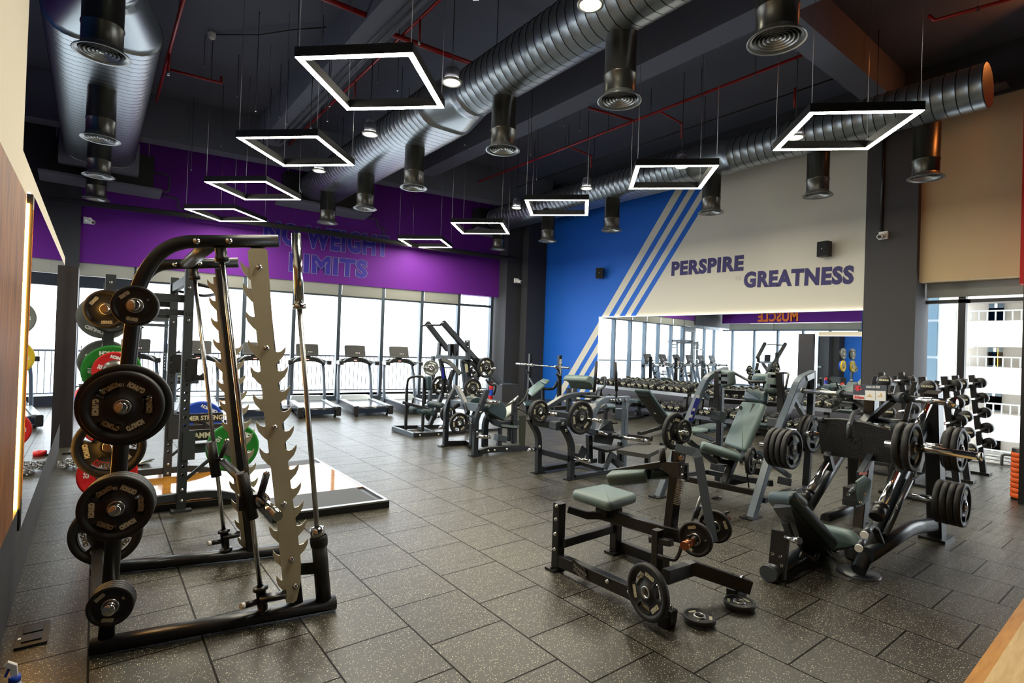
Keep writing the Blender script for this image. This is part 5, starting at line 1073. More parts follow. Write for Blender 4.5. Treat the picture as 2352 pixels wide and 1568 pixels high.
rt(lm_, 'rear_leg', [(5.489,8.9,1.114), (5.412,8.9,0.933), (5.407,8.9,0.789), (5.465,8.9,0.661), (5.511,8.9,0.569)], .07, .08, BLK, b=.2); rt(lm_, 'rear_leg', [(5.741,8.4,1.107), (5.606,8.4,0.79), (5.491,8.4,0.531), (5.533,8.4,0.004)], .07, .08, BLK, b=.2)
obj('back_column', MB().slab([(5.461,8.6,1.33), (5.511,8.45,1.336), (5.623,8.45,0.927), (5.562,8.45,0.611), (5.574,8.6,0.631)], .05), DGR, lm_); rt(lm_, 'column_edge', [(5.441,8.55,1.319), (5.562,8.55,0.654)], .05, .06, BLU)
obj('label_plate', MB().slab([(5.416,8.4,1.255), (5.478,8.4,1.256), (5.501,8.4,1.107), (5.443,8.4,1.104)], .004), CRM, lm_)
rt(lm_, 'base_rail', [(4.358,9.08,0.047), (4.388,8.3,0.031)], .06, .08, BLU, (0, 0, 1)); rt(lm_, 'base_rail', [(4.382,8.3,0.035), (4.969,8.3,0.016), (6.178,8.3,-0.008)], .06, .1, BLK, (0, 0, 1)); rt(lm_, 'base_rail', [(4.386,9.08,0.063), (5.43,9.08,0.018)], .06, .07, BLK, (0, 0, 1)); rt(lm_, 'base_rail', [(4.834,9,0.053), (4.786,8.35,0.05)], .05, .05, BLU, (0, 0, 1))
rt(lm_, 'seat_post', [(4.512,8.9,0.806), (4.518,8.9,0.028)], .045, .045, BLK); rt(lm_, 'seat_post', [(4.694,8.6,0.979), (4.701,8.6,0.041)], .045, .045, BLK)
rd(lm_, 'hoop', [(4.517,8.9,0.772), (4.525,8.9,0.96), (4.595,8.8,1.009), (4.716,8.6,1.021), (4.726,8.6,0.522)], .022, BLK, .1)
obj('chest_pad', pad4([(4.743,8.65,1.026), (4.731,8.45,1.039), (4.734,8.45,0.78), (4.763,8.65,0.762)], .07, .03, .03), UPD, lm_)
obj('seat', pad4([(4.847,8.75,0.501), (4.961,8.45,0.478), (5.127,8.55,0.503), (5.039,8.9,0.513)], .08, .035, .04), UPD, lm_)
rt(lm_, 'thigh_rail', [(4.473,8.95,0.529), (4.74,8.5,0.448)], .04, .05, BLK, (0, 0, 1)); obj('thigh_roll', MB().tube([(4.67,8.7,0.411), (4.782,8.4,0.39)], .06, 16), UPD, lm_); obj('thigh_roll', MB().tube([(4.665,9,0.395), (4.714,8.8,0.389)], .06, 16), UPD, lm_); rd(lm_, 'lever_handle', [(4.653,8.9,0.614), (4.637,8.9,0.511)], .018, BLK)
horn(lm_, (5.844,8.35,1.189), YA, .3, .022); horn(lm_, (5.595,8.4,0.79), YA, .3, .022); horn(lm_, (5.357,9,0.655), (.8, -.5, -.2), .25, .025); horn(lm_, (5.38,9,0.618), (.9, -.2, -.1), .3, .025)
put_plate((.19, .045, 3, '20'), (5.753,8.2,1.202), YA, 'black plate high on the near arm of the pulldown machine', .3); put_plate((.19, .045, 3, '20'), (5.509,8.25,0.813), YA, 'black plate on the middle near peg of the pulldown machine', 1.1)
put_plate((.19, .045, 3, '20'), (5.384,9.2,0.802), YA, 'black plate on the far side of the pulldown machine, past its labelled leg', .3); put_plate((.13, .03, 0, '5'), (5.208,9.2,0.23), YA, 'small black plate low on the far side of the pulldown machine, under the seat', .3); put_plate((.15, .045, 3, '20'), (5.969,8.95,1.111), YA, 'black plate on the far arm of the pulldown machine, mostly hidden', .6)
bolts(lm_, [(4.855,8.29,1.982), (5.389,8.29,1.669), (5.401,8.29,1.576), (4.464,8.25,0.036), (4.825,8.25,0.029)], YA, .014)
# stand with a loaded bar behind the pulldown machine
st_ = thing('barbell_stand', 'slim upright bar stand with a grey plate, behind the pulldown machine by the window', 'barbell stand', (6.6, 10.6, 0))
rt(st_, 'upright', [(5.996,10.6,1.335), (6,10.6,0.808), (5.946,10.6,0.494), (5.959,10.6,0.294)], .07, .09, GRY, b=.2); rt(st_, 'bar_hook', [(5.988,10.55,0.833), (5.992,10.5,0.92)], .03, .03, BLK); rt(st_, 'base', [(5.883,10.6,0.297), (6.122,10.6,0.288)], .08, .06, BLK)
bs_ = thing('barbell', 'silver barbell across the slim stand behind the pulldown machine', 'barbell', tuple(V((5.985,10.5,1.081)))); obj('shaft', MB().cyl((5.669,10.5,1.08), (6.448,10.5,1.082), .014), CHR, bs_); obj('sleeve', MB().cyl((5.75,10.45,1.083), (5.839,10.45,1.083), .025), CHR, bs_)
put_bumper('grey', (5.867,10.45,1.079), (-.5, -.85, 0), 'grey plate on the bar of the slim stand by the window', .3, .05, .17)
for q in ((5.413,9.25,0.798), (5.236,9.25,0.222), (6.002,9,1.108)): horn(lm_, V(q)+V((0, -.3, 0)), (0, 1, 0), .34, .022)
horn(rm, (4.557,5.3,0.785), YA, .34, .022); horn(hm, V((4.547,7.5,0.493))+V((0, -.1, 0)), (0, 1, 0), .16, .022)
# ---------------------------------------------------------------- olympic bench by the blue wall
ob = thing('bench_press_station', 'olympic bench with two black uprights and an inclined grey-green back pad, against the blue wall', 'weight bench', (9.0, 10, 0))
rt(ob, 'upright', [(8.814,10.6,1.437), (8.801,10.6,0.59), (8.8,10.6,0.234)], .08, .07, BLK); rt(ob, 'upright', [(8.903,9.6,1.434), (8.922,9.6,0.415), (8.932,9.6,0.185)], .09, .08, BLK)
obj('lettering', MB().text('HAMMER', .1, Mx.Translation(V((8.928,9.555,0.949)))@Mx.Rotation(pi/2, 4, 'X')@Mx.Rotation(pi/2, 4, 'Z'), .001, .002), WHT, ob)
for a in ((8.619,10.5,1.004), (8.707,9.5,1.127), (8.701,9.5,0.99)): rt(ob, 'bar_hook', [a, V(a)+V((.08, 0, -.04)), V(a)+V((.1, 0, -.12))], .03, .04, BLK)
rd(ob, 'brace', [(8.856,9.6,0.79), (8.932,9.8,0.603), (8.816,10,0.589), (8.62,10,0.618)], .035, DGR, .15); rd(ob, 'brace', [(8.741,10.5,0.827), (8.695,10.3,0.666), (8.666,10.2,0.526)], .03, DGR, .1); rt(ob, 'seat_post', [(8.74,10,0.689), (8.751,10,0.296)], .07, .07, DGR)
obj('back_pad', pad4([(8.802,10.2,0.759), (8.636,9.8,0.694), (8.223,9.8,0.453), (8.395,10.2,0.508)], .07, .03, .03), UPH, ob); obj('head_pad', pad4([(8.888,10.15,0.824), (8.82,9.85,0.821), (8.685,9.82,0.704), (8.802,10.2,0.752)], .07, .03, .03), UPH, ob); obj('seat_pad', pad4([(8.296,10.2,0.256), (8.034,9.8,0.236), (8.851,9.8,0.215), (9.107,10.2,0.251)], .07, .03, .04), UPD, ob)
rt(ob, 'base_rail', [(8.2,10,0.148), (9.306,10,0.1)], .08, .08, DGR); rt(ob, 'rear_foot', [(8.8,10.6,0.234), (8.933,9.6,0.173)], .07, .07, DGR, (0, 0, 1)); rt(ob, 'front_leg', [(8.244,10,0.206), (8.253,10,0.002)], .06, .06, DGR)
bo = thing('barbell', 'chrome barbell resting on the uprights in front of the blue wall', 'barbell', tuple(V((8.726,10,1.162)))); a, b_ = V((8.439,10.7,1.179)), V((9.015,9.35,1.141)); d_ = (b_-a).normalized()
obj('shaft', MB().cyl(a, b_, .016), CHR, bo); obj('sleeve', MB().cyl(a, a+d_*.42, .027, 16).cyl(b_-d_*.36, b_, .027, 16).cyl(a+d_*.42, a+d_*.46, .04, 16).cyl(b_-d_*.4, b_-d_*.36, .04, 16), CHR, bo)
# preacher curl bench
pb_ = thing('preacher_bench', 'curl bench with a wide curved grey-green arm pad, before the white stripes', 'curl bench', (7.6, 7.6, 0))
a0, a1 = V((7.546,7.9,0.942)), V((7.636,7.35,0.952)); x_, y_, z_ = frame(a1-a0)
sec = [(.0, .14), (.09, .12), (.16, .06), (.18, -.02), (.17, -.12), (.13, -.14), (.05, -.02), (-.04, .02), (-.13, .02), (-.14, .06), (-.08, .12)]
m_ = MB(); m_.sweep([a0, a0+(a1-a0)*.04, a1-(a1-a0)*.04, a1], [(-u, v) for u, v in sec], (0, 0, 1), True, True, [.9, 1, 1, .9]); obj('arm_pad', m_, UPH, pb_)
rt(pb_, 'post', [(7.415,7.7,0.831), (7.421,7.7,0.221)], .09, .08, BLK); rt(pb_, 'post', [(7.383,7.5,0.838), (7.367,7.5,0.597)], .07, .07, BLK)
rt(pb_, 'base', [(7.416,7.9,0.176), (7.411,7.5,0.218)], .07, .07, BLK, (0, 0, 1)); rt(pb_, 'seat_rail', [(7.217,7.9,0.424), (7.814,7.5,0.463)], .06, .08, BLK, (0, 0, 1)); rt(pb_, 'bar_rest', [(7.426,7.7,0.595), (7.627,7.3,0.608)], .03, .05, DGR, (0, 0, 1))
obj('seat', pad4([(8.246,7.5,0.495), (7.948,7.2,0.474), (8.239,7.2,0.462), (8.548,7.5,0.477)], .05, .02, .03), UPD, pb_); rt(pb_, 'seat_post', [(8.057,7.3,0.474), (8.055,7.3,0.217)], .06, .06, BLK); rt(pb_, 'floor_rail', [(7.345,7.6,0.258), (8.393,7.6,0.345)], .06, .05, BLK)
# adjustable benches
def adj_bench(lb, bt, bb, s0, s1, f0, f1, wd=.26):
    """bt/bb top and bottom of the back pad, s0/s1 seat ends, f0/f1 floor rail ends (world points on the centre line)"""
    t = thing('adjustable_bench', lb, 'weight bench', (f0[0], f0[1], 0), None)
    bt, bb, s0, s1, f0, f1 = [V(p) for p in (bt, bb, s0, s1, f0, f1)]
    d = (f1-f0); d.z = 0; n = V((-d.y, d.x, 0)).normalized()*wd/2
    obj('back_pad', pad4([bt-n, bt+n, bb+n, bb-n], .07, .03, .04), UPD, t); e = (bb-bt).normalized()
    obj('pad_board', pad4([bt-n*.8+e*.05+V((0, 0, -.05)), bt+n*.8+e*.05+V((0, 0, -.05)), bb+n*.8+V((0, 0, -.05)), bb-n*.8+V((0, 0, -.05))], .03, .01, .03), PLR, t)
    obj('seat_pad', pad4([s0-n, s0+n, s1+n, s1-n], .065, .028, .04), UPH, t)
    rt(t, 'floor_rail', [f0+V((0, 0, .1)), f1+V((0, 0, .12))], .07, .07, BLK, (0, 0, 1)); h = f0+(f1-f0)*.5
    for q in (f0, f1): rt(t, 'cross_foot', [V((q.x, q.y, .05))-n*1.7, V((q.x, q.y, .05))+n*1.7], .06, .05, BLK, (0, 0, 1)); obj('foot_cap', MB().cyl(V((q.x, q.y, .045))-n*1.9, V((q.x, q.y, .045))-n*1.65, .045, 12).cyl(V((q.x, q.y, .045))+n*1.65, V((q.x, q.y, .045))+n*1.9, .045, 12), PLR, t)
    rt(t, 'seat_post', [h+V((0, 0, .1)), (s0+s1)/2+V((0, 0, -.05))], .06, .06, BLK)
    obj('adjust_ladder', MB().tube(bend([bb.lerp(bt, .4)+V((0, 0, -.06)), V((bb.x*.5+f1.x*.5, bb.y*.5+f1.y*.5, .3)), f1.lerp(f0, .3)+V((0, 0, .1))], .2, 6), .022, 8), STL, t)
    return t
adj_bench('adjustable bench with its black back pad raised, beside the row machine', (7.006,5.6,0.984), (7.624,5.6,0.446), (7.588,5.6,0.49), (7.872,5.6,0.547), V((7.908,6.341,0))+V((0, 0, -.0)), V((9.794,6.88,0)))
adj_bench('flat bench with pale grey-green top behind the press machine', (8.626,5.2,0.362), (8.086,5.2,0.334), (8.056,5.2,0.333), (7.757,5.2,0.322), (7.672,4.92,0), (9.321,5.335,0), .3)
adj_bench('adjustable bench behind the long backrest of the press machine, back pad raised', (9.491,4.9,0.377), (9.846,4.9,0.162), (9.848,4.9,0.143), (9.806,4.9,0.172), (7.7,4.004,0), (9.575,4.471,0))
for (x, lb, y) in ((10.1, 'low bench with rounded feet under the left end of the dumbbell rack', 8.25),):
    t = thing('low_bench', lb, 'weight bench', (x, y, 0)); obj('bench_pad', MB().box((x, y+.35, .43), (.3, 1.1, .06)), UPD, t)
    obj('end_frame', MB().tube(bend([(x-.35, y, .05), (x-.2, y, .38), (x+.1, y, .38), (x+.2, y, .05)], .12, 5), .035, 10).tube([(x-.4, y, .05), (x+.3, y, .05)], .04, 10), GRY, t); obj('end_frame', MB().tube(bend([(x-.3, y+.8, .05), (x-.2, y+.8, .38), (x+.1, y+.8, .38), (x+.2, y+.8, .05)], .12, 5), .035, 10), GRY, t)
# ---------------------------------------------------------------- dumbbell racks and dumbbells
DBM = mat('dumbbell_rubber', (30, 30, 31), .45); DBN = mat('rack_grey_sheet', (88, 92, 104), .4, .3)
def dbrack(y0, y1, lb):
    t = thing('dumbbell_rack', lb, 'dumbbell rack', (10.7, y0, 0))
    for z, x in ((.70, 10.62), (.27, 10.48)):
        obj('shelf', MB().slab([(x-.2, y0, z-.02), (x-.2, y1, z-.02), (x+.22, y1, z+.05), (x+.22, y0, z+.05)], .02).box((x-.2, (y0+y1)/2, z-.04), (.03, y1-y0, .07)), STL if z > .5 else DBN, t)
        n = int((y1-y0)/.17)
        for i in range(n): obj('saddle', MB().slab([(x-.16, y0+.1+i*.17, z+.02), (x+.16, y0+.1+i*.17, z+.055), (x+.16, y0+.15+i*.17, z+.055), (x-.16, y0+.15+i*.17, z+.02)], .03), PLR, t)
    for y in (y0+.15, (y0+y1)/2, y1-.15):
        rt(t, 'upright', [(10.45, y, .03), (10.62, y, .72)], .06, .09, BLK); obj('foot_rail', MB().box((10.55, y, .025), (.7, .07, .05)), BLK, t)
    return t
dbrack(7.05, 9.95, 'two-tier dumbbell rack under the mirror, farther one'); dbrack(4.1, 6.95, 'two-tier dumbbell rack under the mirror, nearer one')
def dumbbell(r, L=.16):
    t = thing('dumbbell', '', 'dumbbell', (0, 0, 0), 'dumbbells on the racks')
    for s in (-1, 1):
        m = MB().lathe([(0, 0), (r*.86, 0), (r, .014), (r, .075+r*.3), (r*.86, .088+r*.3), (0, .088+r*.3)], (s*.06, 0, 0), (s, 0, 0), 20)
        m.mi = 1; d = .0885+r*.3
        Mt = Mx.Translation((s*(.06+d), 0, 0))@(Mx.Rotation(-pi/2 if s < 0 else pi/2, 4, 'Z')@Mx.Rotation(pi/2, 4, 'X'))
        m.text('CRUNCH', r*.42, Mt@Mx.Translation((0, r*.05, 0)), .0006, .0025, 1, .9, align='CENTER').text('20', r*.36, Mt@Mx.Translation((0, -r*.4, 0)), .0006, .002, 1, .9, align='CENTER')
        obj('head', m, [DBM, CRM], t)
    obj('handle', MB().cyl((-.065, 0, 0), (.065, 0, 0), .015, 12), CHR, t)
    return t
protos = {}
rnd_ = random.Random(3)
def put_db(r, x, y, z, lb, tilt):
    M = Mx.Translation((x, y, z))@Mx.Rotation(rnd_.uniform(-.12, .12), 4, 'Z')@Mx.Rotation(tilt, 4, 'Y')@Mx.Rotation(rnd_.uniform(-.5, .5), 4, 'X')
    if r not in protos: p = dumbbell(r); p.matrix_basis = M; p['label'] = lb; protos[r] = p; p['group'] = 'dumbbells on the racks'
    else: dup(protos[r], M, lb, 'dumbbells on the racks')
def ordinal(n): return {1: 'first', 2: 'second', 3: 'third', 4: 'fourth', 5: 'fifth', 6: 'sixth', 7: 'seventh', 8: 'eighth', 9: 'ninth', 10: 'tenth', 11: 'eleventh', 12: 'twelfth', 13: 'thirteenth', 14: 'fourteenth', 15: 'fifteenth', 16: 'sixteenth', 17: 'seventeenth', 18: 'eighteenth', 19: 'nineteenth', 20: 'twentieth'}[n]
for rk, y1, y0 in (('farther', 9.85, 7.1), ('nearer', 6.85, 4.15)):
    for tier, z, x, base in (('upper', .80, 10.62, .078), ('lower', .375, 10.48, .082)):
        y = y1; k = 1
        while y > y0:
            r = {0: base, 1: base*.95, 2: base*.72}[(k*7+int(z*10)) % 5 % 3]; r = round(r, 3)
            sz = 'small' if r < .065 else 'big'
            put_db(r, x, y, z-.078+r, '%s dumbbell, %s from the left on the %s tier of the %s dumbbell rack' % (sz, ordinal(k), tier, rk), -.16)
            y -= 2*r+.035; k += 1
# ---------------------------------------------------------------- fixed barbell racks by the right window
def bartree(x0, x1, y, lb):
    t = thing('barbell_rack', lb, 'barbell rack', (x0, y, 0))
    for x in (x0, x1):
        rt(t, 'upright', [(x, y-.18, .02), (x, y-.02, 1.42)], .07, .07, BLK, (0, 1, 0)); rt(t, 'upright', [(x, y+.3, .02), (x, y+.05, 1.36)], .05, .05, BLK, (0, 1, 0)); obj('foot_plate', MB().box((x, y+.05, .02), (.2, .62, .03)), BLK, t)
        for i in range(5): obj('cradle', MB().box((x, y-.2+.03*i, .4+.215*i), (.05, .12, .03)).box((x, y-.25+.03*i, .43+.215*i), (.05, .02, .04)), PLR, t)
    rt(t, 'crossmember', [(x0, y+.05, .2), (x1, y+.05, .2)], .05, .05, BLK, (0, 0, 1)); rt(t, 'crossmember', [(x0, y, 1.25), (x1, y, 1.25)], .04, .05, BLK, (0, 0, 1))
    return t
bartree(9.35, 10.2, 2.15, 'black rack of fixed barbells, the one nearer the window'); bartree(7.6, 8.45, 2.05, 'black rack of fixed barbells, the one behind the leg press column'); bartree(8.8, 9.6, 2.85, 'black rack of fixed barbells, rearmost of the three, beside the grey column')
fb = thing('fixed_barbell', '', 'barbell', (0, 0, 0))
obj('shaft', MB().cyl((-.5, 0, 0), (.5, 0, 0), .016, 14), CHR, fb)
for s in (-1, 1): 
    m = MB().lathe([(0, 0), (.066, 0), (.077, .012), (.077, .085), (.066, .097), (0, .097)], (s*.46, 0, 0), (s, 0, 0), 24); m.mi = 1
    m.text('CRUNCH', .03, Mx.Translation((s*.5575, 0, 0))@(Mx.Rotation(-pi/2 if s < 0 else pi/2, 4, 'Z')@Mx.Rotation(pi/2, 4, 'X')), .0006, .002, 1, .9, align='CENTER')
    obj('head', m, [DBM, CRM], fb)
first = True
for nm, xc, y, n in (('nearer the window', 9.775, 2.15, 5), ('behind the leg press column', 8.025, 2.05, 5), ('leftmost', 9.2, 2.85, 5)):
    for i in range(5):
        lb = 'fixed barbell on the rack %s, %s from the top' % (nm, ordinal(5-i)) if 'leftmost' not in nm else 'fixed barbell on the rearmost rack beside the grey column, %s from the top' % ordinal(5-i)
        M = Mx.Translation((xc, y-.22+.03*i, .45+.215*i))
        if first: fb.matrix_basis = M; fb['label'] = lb; fb['group'] = 'fixed barbells'; first = False
        else: dup(fb, M, lb, 'fixed barbells')
# ---------------------------------------------------------------- lettering on the walls
def fit_text(txt, M, W, H, fill, line=None, depth=.004, off=.02, parent=None, name='wall_lettering', label='', t_out=.006):
    out = []
    for kind in ('fill', 'line'):
        if kind == 'line' and line is None: continue
        m = MB().text(txt, 1, Mx.Identity(4), .0 if kind == 'line' else .002, off, outline=.012 if kind == 'line' else 0, space=1.1)
        xs = [v[0] for v in m.v]; ys = [v[1] for v in m.v]; x0, x1, y0, y1 = min(xs), max(xs), min(ys), max(ys)
        sx, sy = W/(x1-x0), H/(y1-y0)
        m.v = [tuple(M@V(((v[0]-x0)*sx, (v[1]-y0)*sy, v[2]*.5+(depth if kind == 'fill' else depth+.004)))) for v in m.v]
        out.append((m, fill if kind == 'fill' else line))
    o = obj(name, out[0][0], out[0][1]); tag(o, label, 'wall lettering')
    if len(out) > 1: obj('letter_outline', out[1][0], out[1][1], o)
    return o
VIO = mat('violet_letters', (24, 0, 92), .5); BLI = mat('blue_letters', (40, 18, 140), .6); OUT = mat('pale_outline', (118, 112, 165), .5)
MW = Mx(((0, 0, -1, 11.3), (-1, 0, 0, 0), (0, 1, 0, 0), (0, 0, 0, 1)))
def mw(y, z, sl=0): return Mx.Translation((11.3, y, z))@Mx(((0, 0, -1, 0), (-1, 0, 0, 0), (0, 1, 0, 0), (0, 0, 0, 1)))@Mx.Rotation(sl, 4, 'Z')
fit_text('PERSPIRE', mw(8.22, 3.49, -.02), 1.89, .36, VIO, None, .004, .055, label='purple word PERSPIRE painted on the cream wall')
fit_text('GREATNESS', mw(6.32, 3.07, -.03), 2.19, .36, VIO, None, .004, .055, label='purple word GREATNESS painted on the cream wall')
fit_text('TO', mw(6.525, 3.245), .13, .1, mat('faint_letters', (196, 190, 172), .6), None, .004, .01, label='faint small word TO between the purple words')
def mb_(u, z, sl=0): p = wp(u, z, -.052); return Mx.Translation(p)@Mx(((WD.x, 0, WD.y, 0), (WD.y, 0, -WD.x, 0), (0, 1, 0, 0), (0, 0, 0, 1)))@Mx.Rotation(sl, 4, 'Z')
fit_text('NO WEIGHT', mb_(3.63, 3.98), 3.22, .62, BLI, OUT, .003, .06, label='blue outlined words NO WEIGHT on the purple wall')
fit_text('LIMITS', mb_(4.25, 3.33), 2.03, .52, BLI, OUT, .003, .06, label='blue outlined word LIMITS under NO WEIGHT on the purple wall')
# left side of the hall, seen in the mirror
struct('wall_left_upper', MB().box((-3.2, 12.2, 4.95), (.2, 6.4, 3.6)), PUR)
lw_ = MB()
for i in range(6): lw_.box((-3.2, 9.1+1.15*i, 1.55), (.14, .09, 3.1))
lw_.box((-3.2, 12.2, 2.8), (.12, 6.4, .07)).box((-3.2, 12.2, .06), (.16, 6.4, .12))
lw_ = struct('window_11', lw_, ALU); obj('pane', MB().box((-3.2, 12.0, 1.5), (.012, 6.0, 3.0)), GLS, lw_); obj('roller_blind', MB().box((-3.1, 12.0, 2.98), (.008, 6, .3)), BLD, lw_)
struct('wall_left_side', MB().box((-3.2, 3.2, 3.35), (.2, 11.6, 6.7)), mat('blue_wall_paint', (14, 88, 168), .6))
o = fit_text('MUSCLE', Mx.Translation((-3.08, 11.6, 3.2))@Mx(((0, 0, 1, 0), (1, 0, 0, 0), (0, 1, 0, 0), (0, 0, 0, 1))), 1.9, .5, mat('orange_letters', (235, 120, 20), .5), None, .003, .04, label='orange word MUSCLE on the purple left wall, seen in the mirror')
# ---------------------------------------------------------------- speakers, cameras, conduit
def speaker(p, lb, rz):
    t = thing('wall_speaker', lb, 'speaker', p); R = Mx.Rotation(rz, 3, 'Z'); c = V(p)+V((-.16, 0, 0))
    obj('cabinet', MB().box(c, (.16, .2, .29), R), PLR, t); obj('grille', MB().box(c+R@V((-.083, 0, 0)), (.008, .18, .27), R), mat('grille_black', (18, 18, 18), .8), t)
    obj('bracket', MB().beam([(p[0], p[1], p[2]), tuple(c)], .04, .05), BLK, t); obj('badge', MB().box(c+R@V((-.09, 0, .0)), (.004, .016, .016), R), WHT, t)
speaker((11.3, 10.48, 3.74), 'black speaker mounted on the blue wall', .5); speaker((11.3, 4.6, 3.7), 'black speaker mounted on the cream wall above the purple words', -.15)
def camdome(p, d, lb, cyl=False):
    t = thing('security_camera', lb, 'security camera', p); p = V(p); d = V(d)
    obj('mount', MB().box(p, (.06, .14, .14)) if abs(d.x) > .5 else MB().box(p, (.14, .06, .14)), WHT, t)
    obj('housing', MB().cyl(p, p+d*.1, .05, 18).cyl(p+d*.08+V((0, 0, -.02)), p+d*.2+V((0, 0, -.05)), .045, 18), WHT, t); obj('lens', MB().cyl(p+d*.2+V((0, 0, -.05)), p+d*.215+V((0, 0, -.053)), .03, 14), PLR, t)
camdome((11.18, 3.62, 3.83), (-1, 0, 0), 'white security camera on the grey column at the right')
tag(obj('conduit', MB().cyl((11.18, 3.66, 3.9), (11.18, 3.66, 6.1), .025, 12), BLK), 'black vertical conduit above the camera on the grey column', 'conduit')
camdome((10.15, 13.0, 3.62), (.2, -.95, 0), 'white security camera on the dark corner column beside the blue wall')
camdome(tuple(wp(.12, 4.05, -.1)), (.5, -.8, 0), 'white security camera at the left edge of the purple wall')
# ---------------------------------------------------------------- ceiling plant
def acunit(x0, x1, y, z0, z1, lb):
    t = thing('air_conditioning_unit', lb, 'air conditioner', ((x0+x1)/2, y, z0))
    obj('casing', MB().box(((x0+x1)/2, y, (z0+z1)/2+.06), (x1-x0, .4, z1-z0-.12)), PLR, t); obj('drip_tray', MB().slab([(x0-.15, y-.42, z0+.05), (x1+.15, y-.42, z0+.05), (x1+.15, y+.16, z0-.02), (x0-.15, y+.16, z0-.02)], .05), BMP, t)
    obj('copper_pipes', MB().tube(bend([(x1, y-.1, z0+.5), (x1+.3, y-.1, z0+.5), (x1+.3, y-.1, z0+.1), (x1+.12, y-.1, z0+.1)], .08, 4), .02, 8).tube(bend([(x1+.12, y, z0+.05), (x1+.5, y, z0), (x1+.5, y, z0-.2), (x1+.7, y, z0-.2), (x1+.7, y, z0-.45)], .05, 4), .018, 8), GRY, t)
    for x in (x0+.1, x1-.1): obj('hanger', MB().cyl((x, y, z1-.02), (x, y, FZ), .008, 6), STL, t)
acunit(-.85, .95, 14.8, 4.78, 5.6, 'dark air conditioning unit at the far end of the wide left duct'); acunit(3.6, 5.6, 14.15, 4.98, 5.75, 'dark air conditioning unit at the far end of the middle duct'); acunit(8.9, 9.7, 13.5, 5.0, 5.7, 'dark air conditioning unit at the far end of the right-hand duct')
t = thing('smoke_detector', 'white smoke detector on the ceiling near the wide left duct', 'smoke detector', (1.4, 10.3, FZ)); obj('base', MB().cyl((1.4, 10.3, FZ), (1.4, 10.3, FZ-.05), .06), WHT, t); obj('dome', MB().lathe([(.055, -.05), (.05, -.1), (.02, -.12), (0, -.12)], (1.4, 10.3, FZ)), WHT, t)
tag(obj('ceiling_cable', MB().tube([(1.45, 10.3, 6.68), (2.0, 9.7, 6.62), (2.4, 9.2, 6.64), (2.8, 8.8, 6.66)], .01, 6), PLR), 'loose black cable from the smoke detector to the left beam', 'cable')
tag(obj('ceiling_conduit', MB().tube([(3.2, 3, 6.05), (3.2, 13, 6.05)], .016, 6).tube([(3.1, 3, 6.06), (3.1, 13, 6.06)], .012, 6), GRY), 'thin grey conduits clipped under the left ceiling beam', 'conduit')
tag(obj('ceiling_conduit', MB().tube([(9.6, 3.8, 6.25), (9.6, 13, 6.25)], .014, 6), PLR), 'thin black conduit along the ceiling above the right-hand duct', 'conduit')
hr = thing('hanging_rod', 'thin dark rod hanging from the ceiling', 'hanging rod', (0, 0, 0), 'thin rods hanging from the ceiling'); obj('rod', MB().cyl((0, 0, 0), (0, 0, 1), .006, 6), GRY, hr); obj('nut', MB().cyl((0, 0, .0), (0, 0, .02), .012, 6), STL, hr)
rr_ = random.Random(11); k = 0
for i in range(34):
    x = rr_.uniform(1.2, 9.0); y = rr_.uniform(7, 13.5); L = rr_.uniform(.5, 1.6)
    M = Mx.Translation((x, y, FZ-L))@Mx.Diagonal((1, 1, L, 1))
    if i == 0: hr.matrix_basis = M
    else: dup(hr, M, 'thin dark rod hanging from the ceiling', 'thin rods hanging from the ceiling')
# ---------------------------------------------------------------- things on the floor
bc_ = V((9.246,12.333,0))+WD*.28+WN*.28; bx = thing('storage_box', 'dark grey cube box standing by the corner column', 'box', bc_); obj('body', MB().prism(rr(.56, .5, .02), .56, bc_+V((0, 0, .25)), WD, (0, 0, 1)), DGW, bx); obj('lid_edge', MB().prism(rr(.57, .02, .006), .57, bc_+V((0, 0, .505)), WD, (0, 0, 1)), GRY, bx)
def extinguisher(p, lb, s=1):
    t = thing('fire_extinguisher', lb, 'fire extinguisher', p); p = V(p)
    obj('cylinder', MB().lathe([(0, 0), (.075, 0), (.08, .02), (.08, .38), (.06, .44), (.03, .46), (.03, .48), (0, .48)], p, n=20), REDB, t); obj('label_band', MB().lathe([(.081, .12), (.081, .3)], p, n=20), BLUB, t)
    obj('valve', MB().cyl(p+V((0, 0, .48)), p+V((0, 0, .54)), .02).box(p+V((.03, 0, .55)), (.12, .02, .02)), PLR, t); obj('hose', MB().tube(bend([p+V((0, 0, .52)), p+V((-.1, 0, .5)), p+V((-.1, 0, .2))], .05, 4), .012, 8), PLR, t)
extinguisher((-.19, 13.9, 0), 'red fire extinguisher with blue label by the glass door'); extinguisher((9.462,13.158,0), 'red fire extinguisher standing in front of the corner column')
sk = thing('floor_socket', 'black double socket plate at the foot of the left wall', 'socket', (-.2, 3.76, 0))
obj('plate', MB().prism(rr(.13, .26, .008), .012, (-.205, 3.78, .008), (1, 0, 0), (0, 1, 0)), PLR, sk); obj('socket_face', MB().box((-.205, 3.73, .017), (.08, .08, .008)).box((-.205, 3.83, .017), (.08, .08, .008)), BLK, sk); obj('indicator', MB().box((-.255, 3.74, .016), (.012, .02, .006)), WHT, sk)
sb = thing('spray_bottle', 'white spray bottle with blue trigger head at the bottom left corner', 'spray bottle', (-0.225,3.193,0)); q = V((-0.223,3.13,0.115)); q.z = 0
obj('bottle', MB().lathe([(0, 0), (.034, 0), (.036, .01), (.036, .06), (.02, .095), (.014, .105)], q, n=18), mat('pale_bottle', (170, 190, 200), .4), sb); obj('collar', MB().cyl(q+V((0, 0, .1)), q+V((0, 0, .125)), .021), BLUB, sb)
